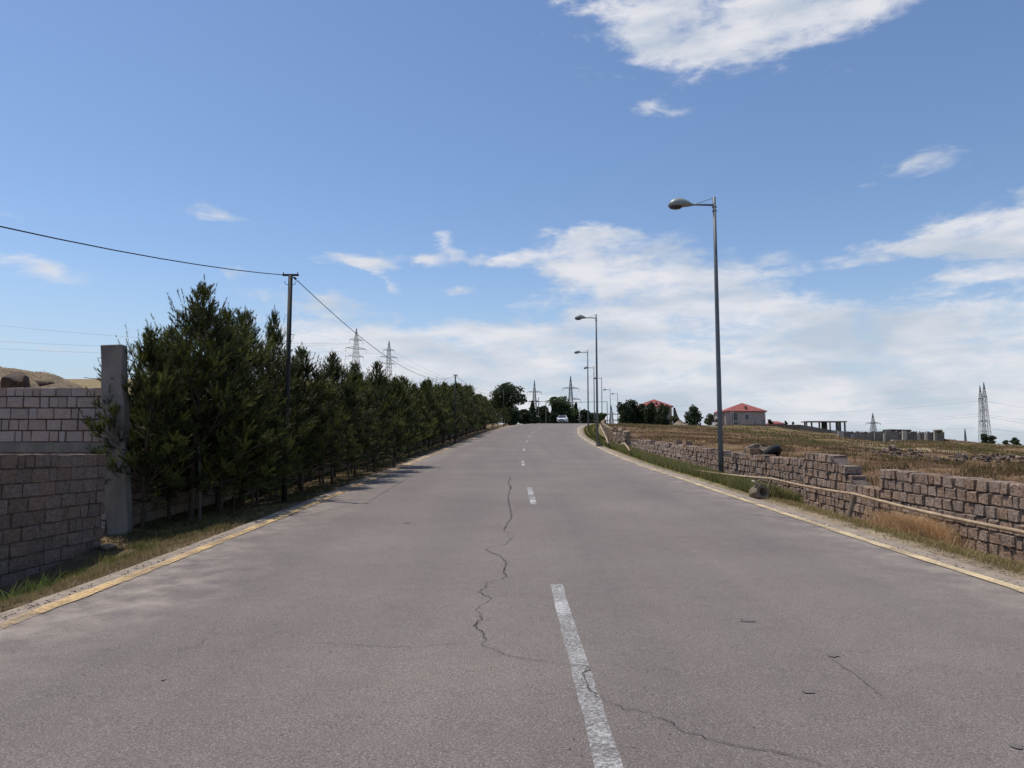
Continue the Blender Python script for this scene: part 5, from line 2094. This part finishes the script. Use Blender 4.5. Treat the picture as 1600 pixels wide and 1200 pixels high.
M_RUB = mat('mauve_rubble', (.24, .175, .13), (.10, .07, .053), 2.0, rough=.95, bump=.03, bscale=8)
p = at(1415, 728, 40)
rubble(p.x - .4, 40, 2.3, 2.6, 120, .24, 'scattered grey rubble behind the right wall, left part', 1, .45, M_RUB)
p = at(1560, 738, 31)
rubble(p.x, 32, 2.3, 2.6, 120, .20, 'scattered pale rubble behind the right wall, right edge of the photo', 2, .45, M_RUB)
p = at(1375, 722, 46)
rubble(p.x, 46, 1.6, 1.5, 50, .24, 'brown rubble left of the grey rubble in the field', 3, .3, M_BANK)
p = at(965, 684, 54)
rubble(p.x, 54, 1.6, 4.0, 90, .25, 'tumbled broken blocks around the wall stub by the second lamp post', 4, .35, M_RUB)
p = at(968, 676, 66)
rubble(p.x + .6, 66, 2.0, 5.0, 70, .25, 'tumbled broken blocks along the wall before the bend', 5, .3, M_RUB)
p = at(1440, 692, 118)
rubble(p.x, 118, 9, 2.0, 120, .35, 'rubble strewn in front of the ruin', 6, .3, M_ROCK)
# flat slabs in the rubble
p = at(1528, 727, 33)
o = MB().box((0, 0, 0), (1.9, .8, .22), M=Matrix.Rotation(-.12, 3, 'Y') @ Matrix.Rotation(.25, 3, 'Z')).obj('concrete_slab', M_CONC_P, None, bevel=.03, loc=(p.x, 33, p.z))
prop(o, 'long flat pale concrete slab tilted on the rubble behind the right wall', 'slab')
p = at(1499, 729, 33.5)
boulder(1499, 730, 34, .32, 'dark pointed boulder left of the long tilted slab', True, k=1)
boulder(1588, 728, 34, .34, 'pale boulder in the rubble at the right edge of the photo', False, k=3)
boulder(1297, 703, 62, .16, 'single small white stone lying in the open field', False, sc_=(1, 1, .8), k=0, name='white_stone')
boulder(1338, 698, 95, .2, 'tiny pale stone in the field near the ruin', False, k=1, name='white_stone')

# the big rock and half buried tyre behind the wall
yb = 26.5
boulder(1185, 703, yb, .62, 'large pale boulder behind the wall, right of the nearest lamp post', False, sc_=(.95, .8, .8), k=2, rz=.3, z_on=at(1184, 713, yb).z - .1).data = BIGROCK
pt = at(1196, 709, 25.2)
root = empty('dumped_tyre', (pt.x, 25.2, pt.z - .15), 'old dark tyre leaning against the large boulder behind the wall', 'tyre')
ty = MB()
n = 20
pr = [(.24, -.10), (.33, -.115), (.40, -.09), (.42, 0), (.40, .09), (.33, .115), (.24, .10)]
vs, fs = [], []
for i in range(n):
    a = 6.283 * i / n
    for (rd, w_) in pr:
        vs.append((rd * math.cos(a), w_, rd * math.sin(a)))
for i in range(n):
    for q in range(len(pr) - 1):
        a_, b_ = i * len(pr) + q, ((i + 1) % n) * len(pr) + q
        fs.append((a_, b_, b_ + 1, a_ + 1))
ty.add(vs, fs)
ty.obj('tyre', M_RUBBER, root, smooth=True, loc=(.18, 0, .12), rot=(.75, 0, .7))
boulder(1205, 707, 25.8, .3, 'smaller grey boulder right beside the dumped tyre', False, sc_=(1, .8, .8), k=0, z_on=at(1205, 712, 25.8).z - .05)
# overturned stump-like block in the verge
pt = at(1190, 771, 17.6)
root = empty('broken_pipe_block', (pt.x, 17.6, gz(pt.x, 17.6)), 'pale broken hollow concrete block lying in the grass below the pipe', 'concrete block')
vs, fs = [], []
n = 14
r = random.Random(6)
for (y_, r0) in ((0, .17), (.16, .19), (.34, .16)):
    for i in range(n):
        a = 6.283 * i / n
        vs.append((r0 * math.cos(a) * r.uniform(.9, 1.1), y_, r0 * math.sin(a) * r.uniform(.85, 1.1)))
for (y_, r0) in ((.30, .10), (0, .10)):
    for i in range(n):
        a = 6.283 * i / n
        vs.append((r0 * math.cos(a), y_, r0 * math.sin(a)))
for j in range(4):
    for i in range(n):
        a_, b_ = j * n + i, j * n + (i + 1) % n
        fs.append((a_, b_, b_ + n, a_ + n))
for i in range(n):
    fs.append((4 * n + i, 4 * n + (i + 1) % n, (i + 1) % n, i))
MB().add(vs, fs).obj('block', M_SAND, root, loc=(0, -.1, .15), rot=(-.25, 0, .35))
MB().box((0, 0, 0), (.22, .12, .05)).obj('chip', M_ROCK, root, bevel=.012, loc=(-.12, 0, .35), rot=(.2, .5, .3))

# loose blocks standing on the wall top
for i, (yy, dz_) in enumerate([(22.4, .0), (30.6, .0), (32.6, .0)]):
    o = link('loose_block', SV_R[i], None, (xrw(yy) + .17, yy, TOPR(yy) + .085 + dz_), (0, 0, .2 * i), (.3, .28, .17))
    prop(o, ['loose block on the wall top just left of the nearest lamp post', 'loose block on the far wall top, nearer of two', 'loose block on the far wall top, farther of two'][i], 'stone block')

# ------------------------------------------------------------------ grass
def blades(name, P, hgt, wid, colA, colB, label, lean=.5, seed=1, tips=None, colC=None, fr=.15):
    """P (n,3) root points -> one mesh of bent two-quad blades"""
    rs = np.random.RandomState(seed)
    n = len(P)
    a = rs.uniform(0, 6.283, n)
    dirv = np.stack([np.cos(a), np.sin(a), np.zeros(n)], 1)
    b = rs.uniform(0, 6.283, n)
    sd = np.stack([np.cos(b), np.sin(b), np.zeros(n)], 1)
    h = hgt * rs.uniform(.45, 1.25, n)
    ln = lean * rs.uniform(.2, 1.2, n) * h
    w = wid * rs.uniform(.6, 1.3, n)
    up_ = np.array([0, 0, 1.])
    mid = P + up_ * (h * .6)[:, None] + dirv * (ln * .35)[:, None]
    tip = P + up_ * h[:, None] + dirv * ln[:, None]
    Vv = np.stack([P - sd * (w / 2)[:, None], P + sd * (w / 2)[:, None], mid + sd * (w * .38)[:, None], mid - sd * (w * .38)[:, None], tip], 1)
    q = np.arange(n)[:, None] * 5
    tri = np.concatenate([q + [0, 1, 2], q + [0, 2, 3], q + [3, 2, 4]], 0)
    tone = rs.uniform(0, 1, n)[:, None]
    cc = np.asarray(colA) * (1 - tone) + np.asarray(colB) * tone
    if colC is not None:
        sel = rs.uniform(0, 1, n) < fr
        cc[sel] = np.asarray(colC)
    cc = np.repeat(cc, 5, axis=0)
    me_ = fast_mesh(name, Vv.reshape(-1, 3), tri, M_GRASS, 3, False, cc)
    return prop(link(name, me_), label, kind='stuff')


def scatter(n, s0, s1, y0, y1, seed, power=1.6, clump=.0, abs_x=False, nclump=0):
    """points with density falling off with depth; s relative to the road centre"""
    rs = np.random.RandomState(seed)
    uu = rs.uniform(0, 1, n)
    e = 1 - power
    Y = (y0 ** e + uu * (y1 ** e - y0 ** e)) ** (1 / e)
    s = rs.uniform(s0, s1, n)
    if nclump:
        k = rs.randint(0, nclump, n)
        cu = rs.uniform(0, 1, nclump)
        cy_ = (y0 ** e + cu * (y1 ** e - y0 ** e)) ** (1 / e)
        cs_ = rs.uniform(s0, s1, nclump)
        Y = cy_[k] + rs.normal(0, 1, n) * clump * (.4 + cy_[k] * .02)
        s = cs_[k] + rs.normal(0, 1, n) * clump
        ok = (s > s0) & (s < s1) & (Y > y0)
        Y, s = Y[ok], s[ok]
    X = CX(Y) + s * CS(Y)
    return np.stack([X, Y, ground(X, Y) - .01], 1)


straw, strawd, grn, grn2 = C(.38, .29, .14), C(.24, .175, .08), C(.10, .135, .03), C(.19, .23, .055)
# left verge
blades('grass', scatter(26000, -6.75, -5.08, 5.5, 16, 1, 1.3, clump=.10, nclump=1100), .075, .007, C(.20,.155,.065), straw * 1.05, 'short mixed grass on the left verge below the low wall', .9, 1)
blades('grass', scatter(1700, -6.6, -5.95, 5.8, 12, 2, 1.3, clump=.07, nclump=110), .15, .008, grn, grn2, 'greener taller tufts along the foot of the low wall', .7, 2)
P = np.concatenate([np.array([at(px, py, Y_)]) + nr.normal(0, .05, (26, 3)) * [1, 1, 0] for (px, py, Y_) in [(20, 940, 8.6), (48, 935, 8.7), (75, 925, 9.0), (10, 955, 8.2), (60, 915, 9.3)]])
P[:, 2] = ground(P[:, 0], P[:, 1])
blades('grass_clump', P, .24, .013, C(.09, .13, .03), C(.20, .25, .07), 'bright green long-bladed clump at the far left of the verge', .9, 3)
blades('grass', scatter(17000, -7.3, -5.2, 11.8, 60, 4, 1.7, clump=.15, nclump=700), .08, .012, grn * .6, strawd * .6, 'sparse grass in the shade under the pines', .8, 4)  # blade colours dimmed to paint in the shade below the crowns
# right verge
blades('grass', scatter(26000, 5.45, 6.75, 7.5, 17.5, 5, 1.4, clump=.13, nclump=1500), .085, .008, strawd, straw * 1.1, 'dry short grass on the right verge below the near wall', 1.0, 5, colC=grn2 * .9, fr=.12)
blades('grass', scatter(52000, 5.5, 6.62, 18.0, 48, 6, 1.4, clump=.14, nclump=2200), .30, .014, C(.11,.13,.04), C(.26,.26,.09), 'lush green grass on the right verge around the nearest lamp post', .6, 6, colC=straw, fr=.2)
blades('grass', scatter(9000, 5.4, 6.9, 44, 120, 7, 1.6), .2, .035, grn, C(.22, .20, .07), 'green grass on the outer verge of the bend', .6, 7)
# orange dry clump at the wall
pc_ = Vector((6.85, 12.75, 0))
P = np.stack([pc_.x + nr.normal(0, .2, 6500), pc_.y + nr.normal(0, .36, 6500), np.zeros(6500)], 1)
P[:, 0] = np.minimum(P[:, 0], xrw(12.9) - .03)
P[:, 2] = ground(P[:, 0], P[:, 1])
blades('dry_grass_clump', P, .36, .006, C(.50, .30, .15), C(.66, .46, .25), 'fluffy orange dry grass clump against the near right wall', 1.0, 8)
# vines and twigs hanging at the foot of the near wall
pv = []
rs = np.random.RandomState(3)
mb = MB()
for i in range(46):
    y = rs.uniform(8.2, 12.0)
    x = xrw(y) - .05
    z = gz(x, y) + rs.uniform(.0, .42)
    q = [Vector((x, y, z))]
    for k in range(6):
        q.append(q[-1] + Vector((-abs(rs.normal(0, .035)), rs.normal(0, .09), rs.normal(-.03, .05))))
    mb.tube([a - Vector((7.2, 10, -1.3)) for a in q], .0035, 4, cap=False)
M_TWIG = mat('dry_twigs', (.30, .21, .15), (.18, .12, .09), 8)
prop(mb.obj('dry_vines', M_TWIG, None, loc=(7.2, 10, -1.3)), 'tangle of dry vines at the foot of the near right wall', kind='stuff')

# field
def fscatter(n, y0, y1, t0, t1, seed, power=1.5, nclump=0, cl=1.0):
    rs = np.random.RandomState(seed)
    e = 1 - power
    m_ = nclump or n
    uu = rs.uniform(0, 1, m_)
    Y = (y0 ** e + uu * (y1 ** e - y0 ** e)) ** (1 / e)
    X = Y * rs.uniform(t0, t1, m_)
    if nclump:
        k = rs.randint(0, nclump, n)
        sc__ = cl * (.25 + Y[k] * .006)
        X, Y = X[k] + rs.normal(0, 1, n) * sc__, Y[k] + rs.normal(0, 1, n) * sc__
    s = (X - CX(Y)) / CS(Y)
    ok = (s > 7.5)
    X, Y = X[ok], Y[ok]
    return np.stack([X, Y, ground(X, Y) - .02], 1)


fb, fo, fg = C(.165, .10, .058), C(.27, .175, .095), C(.15, .125, .055)
blades('field_grass', fscatter(60000, 12, 48, .14, .95, 11, 1.3, 1500, .8), .11, .016, fb, fo, 'dry brown field grass just behind the right walls', .8, 11)
blades('field_grass', fscatter(42000, 45, 110, .09, .9, 12, 1.4, 1300, 1.1), .20, .045, fb, fo * .95, 'dry grass across the middle of the field', .8, 12, colC=fg, fr=.2)
blades('field_grass', fscatter(36000, 100, 225, .08, .8, 13, 1.3, 1000, 1.4), .28, .11, C(.20, .155, .075), fo * .95, 'dry olive grass on the far part of the field', .8, 13, colC=fg, fr=.4)
# darker weeds
blades('weeds', fscatter(16000, 16, 120, .13, .85, 14, 1.4, 150, .8), .24, .03, C(.11, .085, .04), C(.20, .15, .07), 'dark brown weed clumps dotted over the field', .7, 14)
blades('weeds', fscatter(14000, 55, 150, .3, .85, 15, 1.3, 90, 1.6), .30, .06, C(.12, .12, .04), C(.20, .18, .07), 'green weed patches in front of the ruin', .7, 15)
# growth on the left mound
rs = np.random.RandomState(16)
X = rs.uniform(-22, -9, 5000)
Y = rs.uniform(15, 34, 5000)
blades('mound_grass', np.stack([X, Y, ground(X, Y) - .01], 1), .09, .015, C(.26, .20, .13), C(.16, .12, .07), 'dry stubble on the earth mound behind the left walls', .8, 16)
# grit and pebbles on the shoulders
def pebbles(n, s0, s1, y0, y1, size, label, seed):
    rs = np.random.RandomState(seed)
    e = -.5
    Y = (y0 ** e + rs.uniform(0, 1, n) * (y1 ** e - y0 ** e)) ** (1 / e)
    s = rs.uniform(s0, s1, n)
    X = CX(Y) + s * CS(Y)
    Z = np.maximum(ground(X, Y), np.where(np.abs(s) < 5.0, RZ(Y) + .005, -99))
    oc = np.array([(1, 0, 0), (-1, 0, 0), (0, 1, 0), (0, -1, 0), (0, 0, 1), (0, 0, -1)], float)
    fo_ = np.array([(0, 2, 4), (2, 1, 4), (1, 3, 4), (3, 0, 4), (2, 0, 5), (1, 2, 5), (3, 1, 5), (0, 3, 5)])
    sz = size * rs.uniform(.4, 1.6, n)
    Vv = np.stack([X, Y, Z + sz * .2], 1)[:, None, :] + oc[None] * sz[:, None, None] * rs.uniform(.5, 1.2, (n, 6, 1)) * [1, 1, .6]
    Fi = (np.arange(n)[:, None, None] * 6 + fo_[None]).reshape(-1, 3)
    return prop(link('gravel', fast_mesh('gravel', Vv.reshape(-1, 3), Fi, M_ROCK, 3)), label, kind='stuff')


pebbles(2600, 4.86, 6.2, 6, 40, .014, 'loose grit along the right shoulder', 21)
pebbles(3200, -5.9, -4.86, 5, 30, .011, 'loose grit along the left shoulder', 22)
pebbles(160, -4.4, 4.5, 3.5, 22, .006, 'a few small stones lying on the asphalt', 23)
